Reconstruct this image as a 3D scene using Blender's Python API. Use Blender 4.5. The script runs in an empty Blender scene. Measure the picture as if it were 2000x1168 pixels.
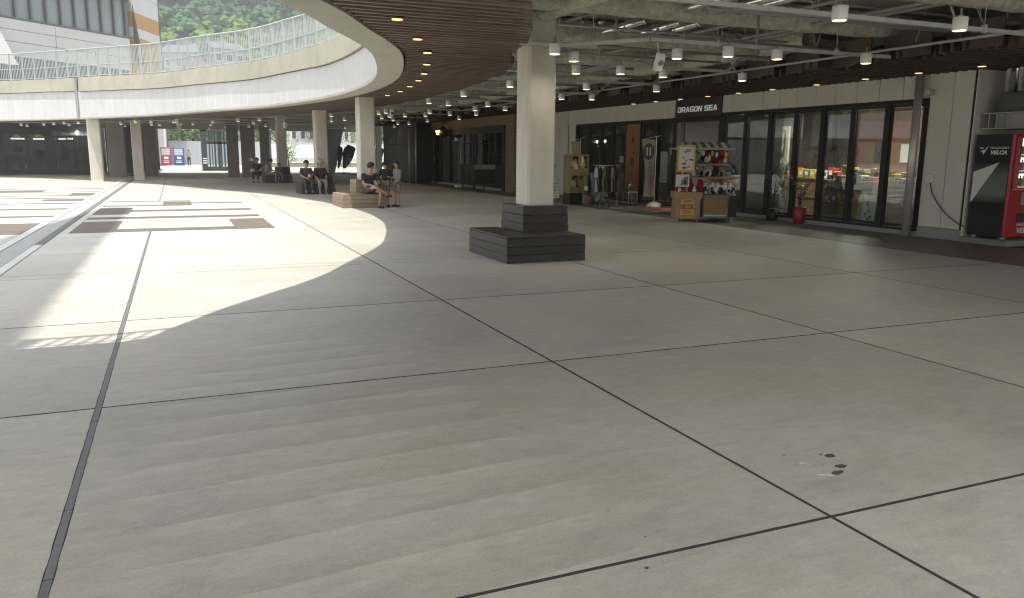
import bpy, bmesh, math, random
from mathutils import Vector, Matrix, noise
from mathutils.geometry import tessellate_polygon
R_ = random.Random(11)
SC = bpy.context.scene; COL = SC.collection
rad = math.radians

# ---------------------------------------------------------------- camera, sky, sun, exposure
cam = bpy.data.cameras.new("camera"); camo = bpy.data.objects.new("camera", cam); COL.objects.link(camo)
cam.sensor_fit = 'HORIZONTAL'; cam.sensor_width = 36; cam.lens = 27.685
cam.clip_start = .05; cam.clip_end = 4000
p, r, y = rad(10.446), rad(.498), rad(22.951)
F = Vector((math.sin(y)*math.cos(p), math.cos(y)*math.cos(p), -math.sin(p)))
R0 = Vector((math.cos(y), -math.sin(y), 0)); U0 = R0.cross(F)
Rr = math.cos(r)*R0 + math.sin(r)*U0; Uu = -math.sin(r)*R0 + math.cos(r)*U0
M = Matrix((Rr, Uu, -F)).transposed().to_4x4(); M.translation = (0, 0, 1.5)
camo.matrix_world = M
SC.camera = camo
world = bpy.data.worlds.new("World"); SC.world = world; world.use_nodes = True
wn = world.node_tree.nodes; wl = world.node_tree.links; wn.clear()
sky = wn.new("ShaderNodeTexSky"); sky.sky_type = 'NISHITA'; sky.sun_disc = False
SUN = Vector((-.09, -.21, 1)).normalized()
sky.sun_elevation = math.asin(SUN.z); sky.sun_rotation = math.atan2(SUN.x, SUN.y)
sky.air_density = 1.1; sky.dust_density = 2.0
bg = wn.new("ShaderNodeBackground"); bg.inputs[1].default_value = .125
wo = wn.new("ShaderNodeOutputWorld"); hsv = wn.new("ShaderNodeHueSaturation"); hsv.inputs["Saturation"].default_value = .45   # hazy summer sky
wl.new(sky.outputs[0], hsv.inputs["Color"]); wl.new(hsv.outputs[0], bg.inputs[0]); wl.new(bg.outputs[0], wo.inputs[0])
sl = bpy.data.lights.new("sun", 'SUN'); sl.energy = 2.75; sl.angle = rad(.53); sl.color = (1, .96, .88)
so = bpy.data.objects.new("sun", sl); COL.objects.link(so)
so.rotation_euler = (-SUN).to_track_quat('-Z', 'Y').to_euler(); so.location = (0, 0, 60)
SC.view_settings.view_transform = 'Standard'; SC.view_settings.look = 'None'
SC.view_settings.exposure = 1.75; SC.view_settings.gamma = 1; SC.view_settings.use_curve_mapping = False
SC.render.engine = 'CYCLES'
cy = SC.cycles
cy.max_bounces = 9; cy.diffuse_bounces = 6; cy.glossy_bounces = 4; cy.transmission_bounces = 6; cy.transparent_max_bounces = 12
cy.volume_bounces = 0; cy.sample_clamp_indirect = 6; cy.use_denoising = True
try: cy.denoiser = 'OPENIMAGEDENOISE'
except Exception: pass
cy.filter_width = 1.15
cy.caustics_reflective = False; cy.caustics_refractive = False

# ---------------------------------------------------------------- materials
MATS = {}
def mat(name, c, rough=.7, c2=None, scale=4.0, bump=0.0, bscale=None, metal=0.0, spec=.5, stretch=(1,1,1), emit=None, estr=0, rnd=0.0, detail=5, lo=.35, hi=.65, alpha=None, trans=0):
    if name in MATS: return MATS[name]
    m = bpy.data.materials.new(name); m.use_nodes = True; MATS[name] = m
    nt = m.node_tree; N = nt.nodes; L = nt.links; b = N["Principled BSDF"]
    b.inputs["Roughness"].default_value = rough; b.inputs["Metallic"].default_value = metal
    b.inputs["Specular IOR Level"].default_value = spec
    b.inputs["Base Color"].default_value = (*c, 1)
    if trans: b.inputs["Transmission Weight"].default_value = trans
    if alpha is not None: b.inputs["Alpha"].default_value = alpha
    if emit: b.inputs["Emission Color"].default_value = (*emit, 1); b.inputs["Emission Strength"].default_value = estr
    g = mp = None
    if c2 or bump:
        g = N.new("ShaderNodeNewGeometry"); mp = N.new("ShaderNodeMapping"); mp.inputs["Scale"].default_value = stretch
        L.new(g.outputs["Position"], mp.inputs[0])
    out = None
    if c2:
        n = N.new("ShaderNodeTexNoise"); n.inputs["Scale"].default_value = scale; n.inputs["Detail"].default_value = detail; n.inputs["Roughness"].default_value = .65
        L.new(mp.outputs[0], n.inputs["Vector"])
        rp = N.new("ShaderNodeValToRGB"); rp.color_ramp.elements[0].position = lo; rp.color_ramp.elements[1].position = hi
        rp.color_ramp.elements[0].color = (*c, 1); rp.color_ramp.elements[1].color = (*c2, 1)
        L.new(n.outputs["Fac"], rp.inputs[0]); out = rp.outputs[0]
    if rnd:
        oi = N.new("ShaderNodeObjectInfo"); hv = N.new("ShaderNodeHueSaturation")
        mr = N.new("ShaderNodeMapRange"); mr.inputs[3].default_value = 1-rnd; mr.inputs[4].default_value = 1+rnd
        L.new(oi.outputs["Random"], mr.inputs[0]); L.new(mr.outputs[0], hv.inputs["Value"])
        if out: L.new(out, hv.inputs["Color"])
        else: hv.inputs["Color"].default_value = (*c, 1)
        out = hv.outputs[0]
    if out: L.new(out, b.inputs["Base Color"])
    if bump:
        n2 = N.new("ShaderNodeTexNoise"); n2.inputs["Scale"].default_value = bscale or scale*6; n2.inputs["Detail"].default_value = 4
        L.new(mp.outputs[0], n2.inputs["Vector"])
        bp = N.new("ShaderNodeBump"); bp.inputs["Strength"].default_value = bump; bp.inputs["Distance"].default_value = .02
        L.new(n2.outputs["Fac"], bp.inputs["Height"]); L.new(bp.outputs[0], b.inputs["Normal"])
    return m

def floor_mat():
    m = bpy.data.materials.new("floor_concrete"); m.use_nodes = True
    nt = m.node_tree; N = nt.nodes; L = nt.links; b = N["Principled BSDF"]
    g = N.new("ShaderNodeNewGeometry"); oi = N.new("ShaderNodeObjectInfo")
    def noi(scale, st=(1,1,1), det=6, ro=.6, rot=0, dist=0):
        mp = N.new("ShaderNodeMapping"); mp.inputs["Scale"].default_value = st; mp.inputs["Rotation"].default_value = (0,0,rot)
        L.new(g.outputs["Position"], mp.inputs[0])
        n = N.new("ShaderNodeTexNoise"); n.inputs["Scale"].default_value = scale; n.inputs["Detail"].default_value = det; n.inputs["Roughness"].default_value = ro
        n.inputs["Distortion"].default_value = dist
        L.new(mp.outputs[0], n.inputs["Vector"]); return n.outputs["Fac"]
    def mr(x, a, b_, c, d, cl=True):
        k = N.new("ShaderNodeMapRange"); k.clamp = cl
        for i, v in enumerate((a,b_,c,d)): k.inputs[1+i].default_value = v
        L.new(x, k.inputs[0]); return k.outputs[0]
    def mul(a, b_, op='MULTIPLY'):
        k = N.new("ShaderNodeMath"); k.operation = op
        for i, v in enumerate((a, b_)):
            if isinstance(v, (int, float)): k.inputs[i].default_value = v
            else: L.new(v, k.inputs[i])
        return k.outputs[0]
    big = mr(noi(.32, det=4, dist=.6), .3, .7, .86, 1.07)
    mid = mr(noi(1.9, (.6,1.3,1), 9, .72, .06, .5), .3, .7, .88, 1.08)
    fine = mr(noi(11, (.55,1.2,1), 10, .8, .03), .25, .75, .76, 1.15)
    grain = mr(noi(70, det=6, ro=.8), .3, .7, .84, 1.13)
    blot = mr(noi(.9, (.7,1.3,1), 8, .75, .2, 1.2), .58, .76, 1.0, .74)      # dark worn blotches
    spots = mr(noi(24, det=4, ro=.85), .68, .74, 1.0, .68)
    # trowel sweeps: wide soft-edged arcs running across the slab
    mpw = N.new("ShaderNodeMapping"); mpw.inputs["Rotation"].default_value = (0,0,rad(-3)); L.new(g.outputs["Position"], mpw.inputs[0])
    w = N.new("ShaderNodeTexWave"); w.wave_type = 'BANDS'; w.bands_direction = 'Y'; w.wave_profile = 'SAW'
    w.inputs["Scale"].default_value = .95; w.inputs["Distortion"].default_value = 1.6; w.inputs["Detail"].default_value = 3; w.inputs["Detail Scale"].default_value = .55
    L.new(mpw.outputs[0], w.inputs["Vector"])
    wn1 = mr(noi(.42, (1,.5,1), 3, .5, 0, .4), .53, .66, 0, .22)
    sxyz = N.new("ShaderNodeSeparateXYZ"); L.new(g.outputs["Position"], sxyz.inputs[0])   # one strongly trowelled bay
    dx_ = mul(mul(sxyz.outputs[0], .70, 'SUBTRACT'), 1.05); dy_ = mul(mul(sxyz.outputs[1], 3.9, 'SUBTRACT'), .42)
    rr_ = mul(mul(mul(dx_, dx_), mul(dy_, dy_), 'ADD'), mr(noi(1.1, det=4), .3, .7, -.3, .3), 'ADD')
    wmask = mul(wn1, mr(rr_, .85, 1.35, 1, 0), 'MAXIMUM')
    sw = mr(w.outputs["Fac"], 0, 1, -.10, .085)
    sweep = mul(mul(sw, wmask), 1.0, 'ADD')
    per = mr(oi.outputs["Random"], 0, 1, .92, 1.06)
    v = mul(mul(mul(mul(mul(mul(big, mid), fine), grain), mul(blot, spots)), sweep), per)
    hue = N.new("ShaderNodeMix"); hue.data_type = 'RGBA'
    L.new(mr(noi(.75, (.8,1.2,1), det=6, ro=.65, dist=.8), .36, .64, 0, 1), hue.inputs["Factor"])
    hue.inputs["A"].default_value = (.47, .432, .362, 1); hue.inputs["B"].default_value = (.445, .441, .392, 1)
    mx = N.new("ShaderNodeMix"); mx.data_type = 'RGBA'; mx.blend_type = 'MULTIPLY'; mx.inputs["Factor"].default_value = 1
    cb = N.new("ShaderNodeCombineColor")
    for i in range(3): L.new(v, cb.inputs[i])
    L.new(hue.outputs["Result"], mx.inputs["A"]); L.new(cb.outputs[0], mx.inputs["B"])
    L.new(mx.outputs["Result"], b.inputs["Base Color"])
    L.new(mr(mul(mid, blot), .7, 1.1, .38, .62), b.inputs["Roughness"]); b.inputs["Specular IOR Level"].default_value = .42
    bp = N.new("ShaderNodeBump"); bp.inputs["Strength"].default_value = .25; bp.inputs["Distance"].default_value = .004
    L.new(mul(mul(fine, grain), sweep), bp.inputs["Height"]); L.new(bp.outputs[0], b.inputs["Normal"])
    return m
M_FLOOR = floor_mat()
def wood_mat(name, c, c2, sc=(1.2, 14, 14), rough=.6, rnd=.12, bump=.25, axis=0):
    return mat(name, c, rough, c2, scale=2.2, bump=bump, bscale=5, stretch=sc, rnd=rnd, detail=7, lo=.38, hi=.62)
def brick_mat(name, c, c2, mortar, bw=.22, bh=.065, plane='YZ', ms=.008):
    m = bpy.data.materials.new(name); m.use_nodes = True; nt = m.node_tree; N = nt.nodes; L = nt.links; b = N["Principled BSDF"]
    g = N.new("ShaderNodeNewGeometry"); sp = N.new("ShaderNodeSeparateXYZ"); cb = N.new("ShaderNodeCombineXYZ")
    L.new(g.outputs["Position"], sp.inputs[0]); i, j = 'XYZ'.index(plane[0]), 'XYZ'.index(plane[1])
    L.new(sp.outputs[i], cb.inputs[0]); L.new(sp.outputs[j], cb.inputs[1])
    t = N.new("ShaderNodeTexBrick"); t.inputs["Scale"].default_value = 1; t.inputs["Brick Width"].default_value = bw; t.inputs["Row Height"].default_value = bh
    t.inputs["Mortar Size"].default_value = ms; t.inputs["Color1"].default_value = (*c,1); t.inputs["Color2"].default_value = (*c2,1); t.inputs["Mortar"].default_value = (*mortar,1); t.inputs["Bias"].default_value = -.1
    L.new(cb.outputs[0], t.inputs["Vector"]); L.new(t.outputs["Color"], b.inputs["Base Color"]); b.inputs["Roughness"].default_value = .85
    bp = N.new("ShaderNodeBump"); bp.inputs["Strength"].default_value = .5; bp.inputs["Distance"].default_value = .006; bp.invert = True
    L.new(t.outputs["Fac"], bp.inputs["Height"]); L.new(bp.outputs[0], b.inputs["Normal"])
    return m
def glass_mat(name, tint=(.82,.88,.86), refl=.68, base=.06):
    m = bpy.data.materials.new(name); m.use_nodes = True; nt = m.node_tree; N = nt.nodes; L = nt.links
    N.remove(N["Principled BSDF"]); o = N["Material Output"]
    t = N.new("ShaderNodeBsdfTransparent"); t.inputs[0].default_value = (*tint, 1)
    gl = N.new("ShaderNodeBsdfGlossy"); gl.inputs["Roughness"].default_value = .012; gl.inputs[0].default_value = (refl,refl,refl,1)
    lw = N.new("ShaderNodeLayerWeight"); lw.inputs["Blend"].default_value = .25
    k = N.new("ShaderNodeMapRange"); k.inputs[1].default_value = 0; k.inputs[2].default_value = 1; k.inputs[3].default_value = base; k.inputs[4].default_value = .95
    L.new(lw.outputs["Fresnel"], k.inputs[0])
    mx = N.new("ShaderNodeMixShader"); L.new(k.outputs[0], mx.inputs[0]); L.new(t.outputs[0], mx.inputs[1]); L.new(gl.outputs[0], mx.inputs[2]); L.new(mx.outputs[0], o.inputs[0])
    return m

# ---------------------------------------------------------------- mesh helpers
class MB:
    def __init__(s): s.v = []; s.f = []; s.sm = []
    def add(s, vs, fs, smooth=False):
        o = len(s.v); s.v += [tuple(q) for q in vs]; s.f += [tuple(i+o for i in f) for f in fs]; s.sm += [smooth]*len(fs); return s
    def box(s, x0, x1, y0, y1, z0, z1, T=None):
        vs = [(x0,y0,z0),(x1,y0,z0),(x1,y1,z0),(x0,y1,z0),(x0,y0,z1),(x1,y0,z1),(x1,y1,z1),(x0,y1,z1)]
        if T: vs = [tuple(T @ Vector(q)) for q in vs]
        return s.add(vs, [(3,2,1,0),(4,5,6,7),(0,1,5,4),(1,2,6,5),(2,3,7,6),(3,0,4,7)])
    def bbox(s, x0, x1, y0, y1, z0, z1, c=.006, T=None):   # box with chamfered edges
        def ring(z, i): return [(x0+i,y0+i+0,z),(x1-i,y0+i,z),(x1-i,y1-i,z),(x0+i,y1-i,z)]
        vs = []
        for z, e in ((z0, c), (z0+c, 0), (z1-c, 0), (z1, c)):
            k = c
            vs += [(x0+e+k,y0+e,z),(x1-e-k,y0+e,z),(x1-e,y0+e+k,z),(x1-e,y1-e-k,z),(x1-e-k,y1-e,z),(x0+e+k,y1-e,z),(x0+e,y1-e-k,z),(x0+e,y0+e+k,z)]
        if T: vs = [tuple(T @ Vector(q)) for q in vs]
        fs = [tuple(range(7,-1,-1)), tuple(range(24,32))]
        for a in range(3):
            for i in range(8): fs.append((a*8+i, a*8+(i+1)%8, a*8+8+(i+1)%8, a*8+8+i))
        return s.add(vs, fs)
    def tube(s, pts, rr, n=8, cap=True, smooth=True):
        pts = [Vector(q) for q in pts]; rs = rr if isinstance(rr, (list, tuple)) else [rr]*len(pts); vs = []
        prev = None
        for i, q in enumerate(pts):
            d = (pts[min(i+1,len(pts)-1)] - pts[max(i-1,0)])
            d = d.normalized() if d.length > 1e-9 else Vector((0,0,1))
            if prev is None: a = d.orthogonal().normalized()
            else:
                a = prev - d*prev.dot(d); a = a.normalized() if a.length > 1e-6 else d.orthogonal().normalized()
            prev = a; bb = d.cross(a)
            for k in range(n):
                t = 2*math.pi*k/n; vs.append(q + (a*math.cos(t) + bb*math.sin(t))*rs[i])
        fs = [(i*n+k, i*n+(k+1)%n, (i+1)*n+(k+1)%n, (i+1)*n+k) for i in range(len(pts)-1) for k in range(n)]
        s.add(vs, fs, smooth)
        if cap:
            o = len(s.v)-len(vs); s.f += [tuple(o+k for k in range(n-1,-1,-1)), tuple(o+(len(pts)-1)*n+k for k in range(n))]; s.sm += [False, False]
        return s
    def lathe(s, prof, n=16, c=(0,0,0), smooth=True, T=None):   # profile of (radius, z)
        vs = []
        for (ra, z) in prof:
            for k in range(n):
                t = 2*math.pi*k/n; q = Vector((c[0]+ra*math.cos(t), c[1]+ra*math.sin(t), c[2]+z)); vs.append(T @ q if T else q)
        fs = [(i*n+k, i*n+(k+1)%n, (i+1)*n+(k+1)%n, (i+1)*n+k) for i in range(len(prof)-1) for k in range(n)]
        s.add(vs, fs, smooth); o = len(s.v)-len(vs)
        s.f += [tuple(o+k for k in range(n-1,-1,-1)), tuple(o+(len(prof)-1)*n+k for k in range(n))]; s.sm += [False, False]
        return s
    def prism(s, poly, z0, z1, T=None):
        n = len(poly); vs = [(a,b,z0) for a,b in poly] + [(a,b,z1) for a,b in poly]
        if T: vs = [tuple(T @ Vector(q)) for q in vs]
        tr = tessellate_polygon([[Vector((a,b,0)) for a,b in poly]])
        fs = [tuple(t) for t in tr] + [tuple(i+n for i in t) for t in tr] + [(i,(i+1)%n,(i+1)%n+n,i+n) for i in range(n)]
        return s.add(vs, fs)
    def ell(s, c, rx, ry, rz, n=12, m=8, T=None, f=None):
        vs = []; fs = []
        for i in range(m+1):
            ph = math.pi*i/m
            for k in range(n):
                t = 2*math.pi*k/n
                q = Vector((rx*math.sin(ph)*math.cos(t), ry*math.sin(ph)*math.sin(t), rz*math.cos(ph)))
                if f: q = f(q)
                q = q + Vector(c); vs.append(T @ q if T else q)
        for i in range(m):
            for k in range(n): fs.append((i*n+k, (i+1)*n+k, (i+1)*n+(k+1)%n, i*n+(k+1)%n))
        return s.add(vs, fs, True)
    def build(s, name, m, parent=None, world=True):
        me = bpy.data.meshes.new(name)
        off = Vector((0,0,0))
        if parent is not None and world:
            q = parent
            while q is not None: off += q.location; q = q.parent
        me.from_pydata([(a-off.x, b-off.y, c-off.z) for a,b,c in s.v], [], s.f)
        if any(s.sm): me.polygons.foreach_set("use_smooth", s.sm)
        me.validate(); bm = bmesh.new(); bm.from_mesh(me); bmesh.ops.recalc_face_normals(bm, faces=bm.faces); bm.to_mesh(me); bm.free()
        if m: me.materials.append(m)
        o = bpy.data.objects.new(name, me); COL.objects.link(o)
        if parent is not None: o.parent = parent
        if name in ('print_mark','printed_mark','brush_mark','board_mark','tie_hole','print_dots','spot_print'): o['kind'] = 'stuff'   # flat print
        return o
def tag(o, label=None, cat=None, group=None, kind=None):
    if label: o["label"] = label
    if cat: o["category"] = cat
    if group: o["group"] = group
    if kind: o["kind"] = kind
    return o
def thing(name, label, cat, loc=(0,0,0), rz=0, group=None):
    o = bpy.data.objects.new(name, None); COL.objects.link(o); o.location = loc; o.rotation_euler = (0,0,rz); o.empty_display_size = .2
    return tag(o, label, cat, group)
def B(*a, **k): return MB().box(*a, **k)
def share(o, loc, parent=None, rot=None, name=None):
    c = o.copy(); COL.objects.link(c); c.location = loc
    if rot is not None: c.rotation_euler = rot
    if parent is not None: c.parent = parent
    return c
def copy_tree(o, parent=None):
    c = o.copy(); COL.objects.link(c)
    if parent is not None: c.parent = parent
    for ch in list(o.children): copy_tree(ch, c)
    return c
def text(name, body, size, T, m, parent=None, ext=.004, bold=0.0, sx=1.0, align='LEFT', shear=0.0, spacing=1.0):
    cu = bpy.data.curves.new(name, 'FONT'); cu.body = body; cu.size = size; cu.extrude = ext; cu.offset = bold; cu.align_x = align; cu.shear = shear; cu.space_character = spacing
    cu.resolution_u = 3
    o = bpy.data.objects.new(name, cu); COL.objects.link(o)
    dg = bpy.context.evaluated_depsgraph_get(); me = bpy.data.meshes.new_from_object(o.evaluated_get(dg))
    bpy.data.objects.remove(o); bpy.data.curves.remove(cu)
    off = Vector((0,0,0)); q = parent
    while q is not None: off += q.location; q = q.parent
    for v in me.vertices: v.co = (T @ Vector((v.co.x*sx, v.co.y, v.co.z))) - off
    me.materials.clear(); me.materials.append(m)
    o = bpy.data.objects.new(name, me); COL.objects.link(o)
    if parent is not None: o.parent = parent
    return o
def frame_mat(o, xa, ya):   # columns: text x axis, text y axis, normal
    xa, ya = Vector(xa).normalized(), Vector(ya).normalized(); za = xa.cross(ya)
    m = Matrix((xa, ya, za)).transposed().to_4x4(); m.translation = o; return m
def interp(tab, x):
    if x <= tab[0][0]: return tab[0][1]
    for (a, va), (b, vb) in zip(tab, tab[1:]):
        if x <= b: return va + (vb-va)*(x-a)/(b-a)
    return tab[-1][1]

# common materials
WHITE = mat("white_paint", (.74,.73,.70), .5, (.68,.67,.64), 3)
CONC = mat("concrete_pale", (.50,.47,.41), .8, (.43,.41,.36), 1.6, .12, 40)
CONC_COL = mat("column_paint", (.63,.585,.50), .6, (.51,.47,.40), 2.2, .08, 30, stretch=(1,1,.35))
SPRAY = mat("sprayed_insulation", (.66,.645,.54), .95, (.42,.41,.335), 9, 1.0, 26)
DECKU = mat("deck_underside", (.38,.38,.315), .9, (.30,.30,.245), 1.8, .4, 30)
STEEL = mat("galvanised_steel", (.50,.51,.48), .5, (.42,.43,.40), 6, metal=.35)
SILVER = mat("silver_duct", (.78,.78,.76), .2, metal=1)
STAIN = mat("stainless_pole", (.56,.54,.49), .38, metal=.45)
BLACK = mat("black_frame", (.018,.019,.019), .4)
DARK = mat("dark_panel", (.03,.03,.032), .6)
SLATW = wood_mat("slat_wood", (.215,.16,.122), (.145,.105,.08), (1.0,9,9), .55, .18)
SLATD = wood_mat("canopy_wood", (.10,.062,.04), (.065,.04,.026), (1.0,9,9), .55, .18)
LAMPW = mat("lamp_white", (.80,.80,.77), .45)
GLOW = mat("lamp_glow", (.9,.85,.7), .5, emit=(1,.88,.55), estr=1.2)
WARM = mat("downlight_glow", (.9,.7,.5), .5, emit=(1,.55,.24), estr=.5)
TUBE = mat("tube_light", (.9,.9,.9), .5, emit=(1,.95,.84), estr=22)
GLASS = glass_mat("shop_glass")
GLASSB = glass_mat("building_glass", (.45,.52,.52), .8, .12)
# ================================================================ GROUND AND FLOOR
ground = tag(B(-700,700,-400,740,-.30,-.10).build("ground", mat("asphalt", (.20,.195,.185), .9, (.26,.255,.24), .4)), kind="structure")
out_pave = tag(B(-60,60,60.2,128,-.1,-.012).build("pavement", mat("outer_paving", (.44,.43,.40), .85, (.38,.37,.34), .3)), kind="structure")
floor = tag(B(-62,10.93,-30,60,-.06,-.0007).build("floor", mat("joint_filler", (.03,.03,.026), .9)), kind="structure")
G = .0105
xs = [-60,-46,-36,-27,-20.0,-14.5,-9.4,-5.9,-2.64,-.508,2.468,5.115,8.145,10.925]
ys = [-30,-24,-18,-13,-8,-3.1,-.4,2.34,5.06,7.70,10.62,10.94,13.14,15.52,18.4,21.2,24,26.9,29.7,32.5,35.3,38,41,44,47,50,53.3,56.6,60]
slot_x = -.508
INL = (-1.88,1.78,16.36,26.45); INL2 = (-8.6,-2.64,16.30,35.9)
def slab(x0,x1,y0,y1,m=M_FLOOR,name="slab",z=0):
    if y0 > 1 and y1 < 11.2 and x1 < 11 and x0 > -4:   # near slabs: slightly ragged arrises
        pts = []
        for (ax,ay),(bx,by) in zip(((x0,y0),(x1,y0),(x1,y1),(x0,y1)),((x1,y0),(x1,y1),(x0,y1),(x0,y0))):
            L = math.hypot(bx-ax,by-ay); n = max(2,int(L/.07))
            for k in range(n):
                u = k/n; px_, py_ = ax+(bx-ax)*u, ay+(by-ay)*u; j = 0 if k == 0 else .0024*noise.noise(Vector((px_*9,py_*9,1)))+.0022*max(0,noise.noise(Vector((px_*31,py_*31,5)))-.15)*2
                nx_, ny_ = -(by-ay)/L, (bx-ax)/L; pts.append((px_+nx_*j, py_+ny_*j))
        return MB().prism(pts,-.014,z).build(name, m, floor)
    return B(x0,x1,y0,y1,-.014,z).build(name, m, floor)
def cut(x0,x1,y0,y1,holes):
    out = [(x0,x1,y0,y1)]
    for h in holes:
        nx = []
        for a,b,c,d in out:
            ix0,ix1,iy0,iy1 = max(a,h[0]),min(b,h[1]),max(c,h[2]),min(d,h[3])
            if ix0 >= ix1-.01 or iy0 >= iy1-.01: nx.append((a,b,c,d)); continue
            if c < iy0: nx.append((a,b,c,iy0))
            if iy1 < d: nx.append((a,b,iy1,d))
            if a < ix0: nx.append((a,ix0,iy0,iy1))
            if ix1 < b: nx.append((ix1,b,iy0,iy1))
        out = [q for q in nx if q[1]-q[0] > .06 and q[3]-q[2] > .06]
    return out
for i in range(len(xs)-1):
    for j in range(len(ys)-1):
        x0,x1,y0,y1 = xs[i],xs[i+1],ys[j],ys[j+1]
        a = x0+(.019 if abs(x0-slot_x)<.01 and y0<16 else G); b = x1-(.019 if abs(x1-slot_x)<.01 and y0<16 else G)
        g2 = .005 if y0>9 else .0105
        if abs(x1+.508)<.01 and y0>0: a = -2.03+G if y1<60 else a
        for q in cut(a,b,y0+g2,y1-g2,[INL,INL2]): slab(*q)
# slot drain with its cover pieces
dr = thing("slot_drain", "long narrow grey steel slot drain running from the near edge to the paved inlay", "drain", (slot_x,-2,0))
DRM = mat("drain_steel", (.155,.165,.17), .55, (.12,.13,.135), 14, .2, 60, metal=.3, rnd=.08)
yy = -3.0
while yy < 16.2:
    MB().bbox(slot_x-.0165, slot_x+.0165, yy+.001, yy+.597, -.012, .0003, .002).build("drain_cover", DRM, dr); yy += .6
# kerb line, gutter
KW = mat("kerb_white", (.52,.51,.47), .75, (.46,.45,.42), 3); KG = mat("gutter_grey", (.33,.33,.31), .8, (.28,.28,.265), 5, .1, 50)
KD = mat("gutter_dark", (.15,.145,.13), .85, (.12,.115,.105), 20, .2, 60)
kb = thing("kerb_channel", "straight pale kerb and shallow drain channel crossing the sunlit plaza on the left", "kerb", (-2.3,20,0))
yy = .5
while yy < 52:
    MB().bbox(-2.626,-2.475,yy+.004,yy+1.996,-.014,.012,.004).build("kerb_stone", KW, kb)
    MB().bbox(-2.47,-2.165,yy+.004,yy+1.996,-.014,.0006,.002).build("channel_stone", KG, kb)
    yy += 2
for k in range(26): B(-2.158,-2.036,.5+k*2+.004,2.496+k*2,-.014,.001).build("channel_cover", KW if k < 7 else KD, kb)
# brick paver inlays (parts of the floor)
PAV = brick_mat("brown_pavers", (.15,.122,.10), (.11,.09,.075), (.065,.057,.048), .21, .105, 'XY', .006)
PAVG = brick_mat("grey_pavers", (.12,.114,.095), (.10,.094,.08), (.06,.057,.05), .21, .105, 'XY', .006)
def inlay(R, bands):
    x0,x1,y0,y1 = R; cuts = [b[:4] for b in bands]
    for a,b,c,d,m in bands: B(a+.003,b-.003,c+.003,d-.003,-.014,.0004).build("paver_band", m, floor)
    rows = sorted({y0,y1,*[b[2] for b in bands],*[b[3] for b in bands]})
    for q in cut(x0+.004,x1-.004,y0+.004,y1-.004,cuts): slab(q[0]+.003,q[1]-.003,q[2]+.003,q[3]-.003)
inlay(INL, [(-1.88,-1.12,16.42,18.9,PAV),(-1.12,1.04,16.42,17.02,PAVG),(1.04,1.78,16.42,18.95,PAV),(-1.88,1.78,19.5,20.15,PAVG),(-1.86,-1.1,20.9,23.3,PAV),(-1.08,1.78,21.75,22.42,PAVG),
 (-1.86,.36,23.95,24.4,PAVG),(-.39,.36,24.4,25.95,PAV),(.37,1.78,24.85,25.35,PAVG),(-1.86,.36,26.1,26.42,PAVG)])
inlay(INL2, [(-5.2,-2.66,16.4,18.9,PAV),(-8.5,-2.66,20.55,21.0,PAVG),(-8.5,-2.66,23.1,23.6,PAVG),(-8.5,-4.4,23.6,25.2,PAV),(-8.5,-2.66,25.6,26.0,PAVG),(-3.75,-2.66,26.9,28.0,PAV),(-8.5,-2.66,28.4,28.8,PAVG),
 (-8.5,-2.66,30.0,30.4,PAVG),(-3.4,-2.66,30.4,31.9,PAV),(-8.5,-2.66,32.6,33.0,PAVG),(-8.5,-4.5,33.0,34.4,PAV),(-8.5,-2.66,35.2,35.7,PAVG)])
# brown tiled walkway before the shops
walk = tag(B(10.935,14.6,-30,60,-.06,-.0025).build("walkway", mat("tile_joint", (.06,.05,.04), .9)), kind="structure")
WT = mat("walkway_tile", (.155,.125,.095), .5, (.125,.10,.078), 5, .06, 80, rnd=.1)
for k in range(38):
    for i in range(4):
        a = 10.94+i*.545
        if k > 18 and i: continue
        B(a+.003,(a+.542) if k <= 18 else 13.1,4.2+k*.9+.003 if k<=18 else 4.2+k*.9+.003,5.1+k*.9-.003,-.01,-.001).build("walkway_tile", WT, walk)
# chips and scrapes in the near slab
CH = mat("chipped_asphalt", (.045,.042,.035), .95, (.09,.085,.075), 60, .6, 90); SCR = mat("white_scrape", (.62,.61,.56), .9, (.4,.39,.36), 60)
def patch(cx, cy, a, b, rot, m, label, cat, sd, n=46):
    rr = random.Random(sd); pts = []
    for k in range(n):
        t = 2*math.pi*k/n; q = .92+.28*noise.noise(Vector((math.cos(t)*1.7,math.sin(t)*1.7,sd*3)))+rr.uniform(-.14,.1); x, y_ = a*q*math.cos(t), b*q*math.sin(t)
        pts.append((cx+x*math.cos(rot)-y_*math.sin(rot), cy+x*math.sin(rot)+y_*math.cos(rot)))
    return tag(MB().prism(pts,.0006,.0042).build("floor_chip" if m is CH else "floor_scrape", m), label, cat)
# chips placed where the photo shows them
patch(2.98,2.868,.028,.02,.1,CH,"dark round pit in the concrete floor, farthest of three beside the white scrape","floor chip",1)
patch(2.925,2.742,.036,.017,-.1,CH,"dark chipped pit in the concrete floor between the round pit and the white scrape","floor chip",2)
patch(2.85,2.685,.038,.019,.2,CH,"largest dark chip in the concrete floor, nearest the camera, edged with a white scrape","floor chip",3)
patch(2.775,2.683,.05,.009,-.5,SCR,"white curved scrape beside the nearest dark floor chip","scrape",4)
patch(2.783,2.833,.028,.003,-.9,SCR,"thin white slanted scratch on the floor left of the three dark chips","scrape",5)
patch(2.952,2.899,.007,.004,.6,CH,"tiny dark speck on the floor just beyond the round pit","floor chip",6)
patch(1.51,2.27,.008,.006,0,CH,"lone small dark speck on the empty floor slab left of the joint crossing","floor chip",7)

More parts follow.
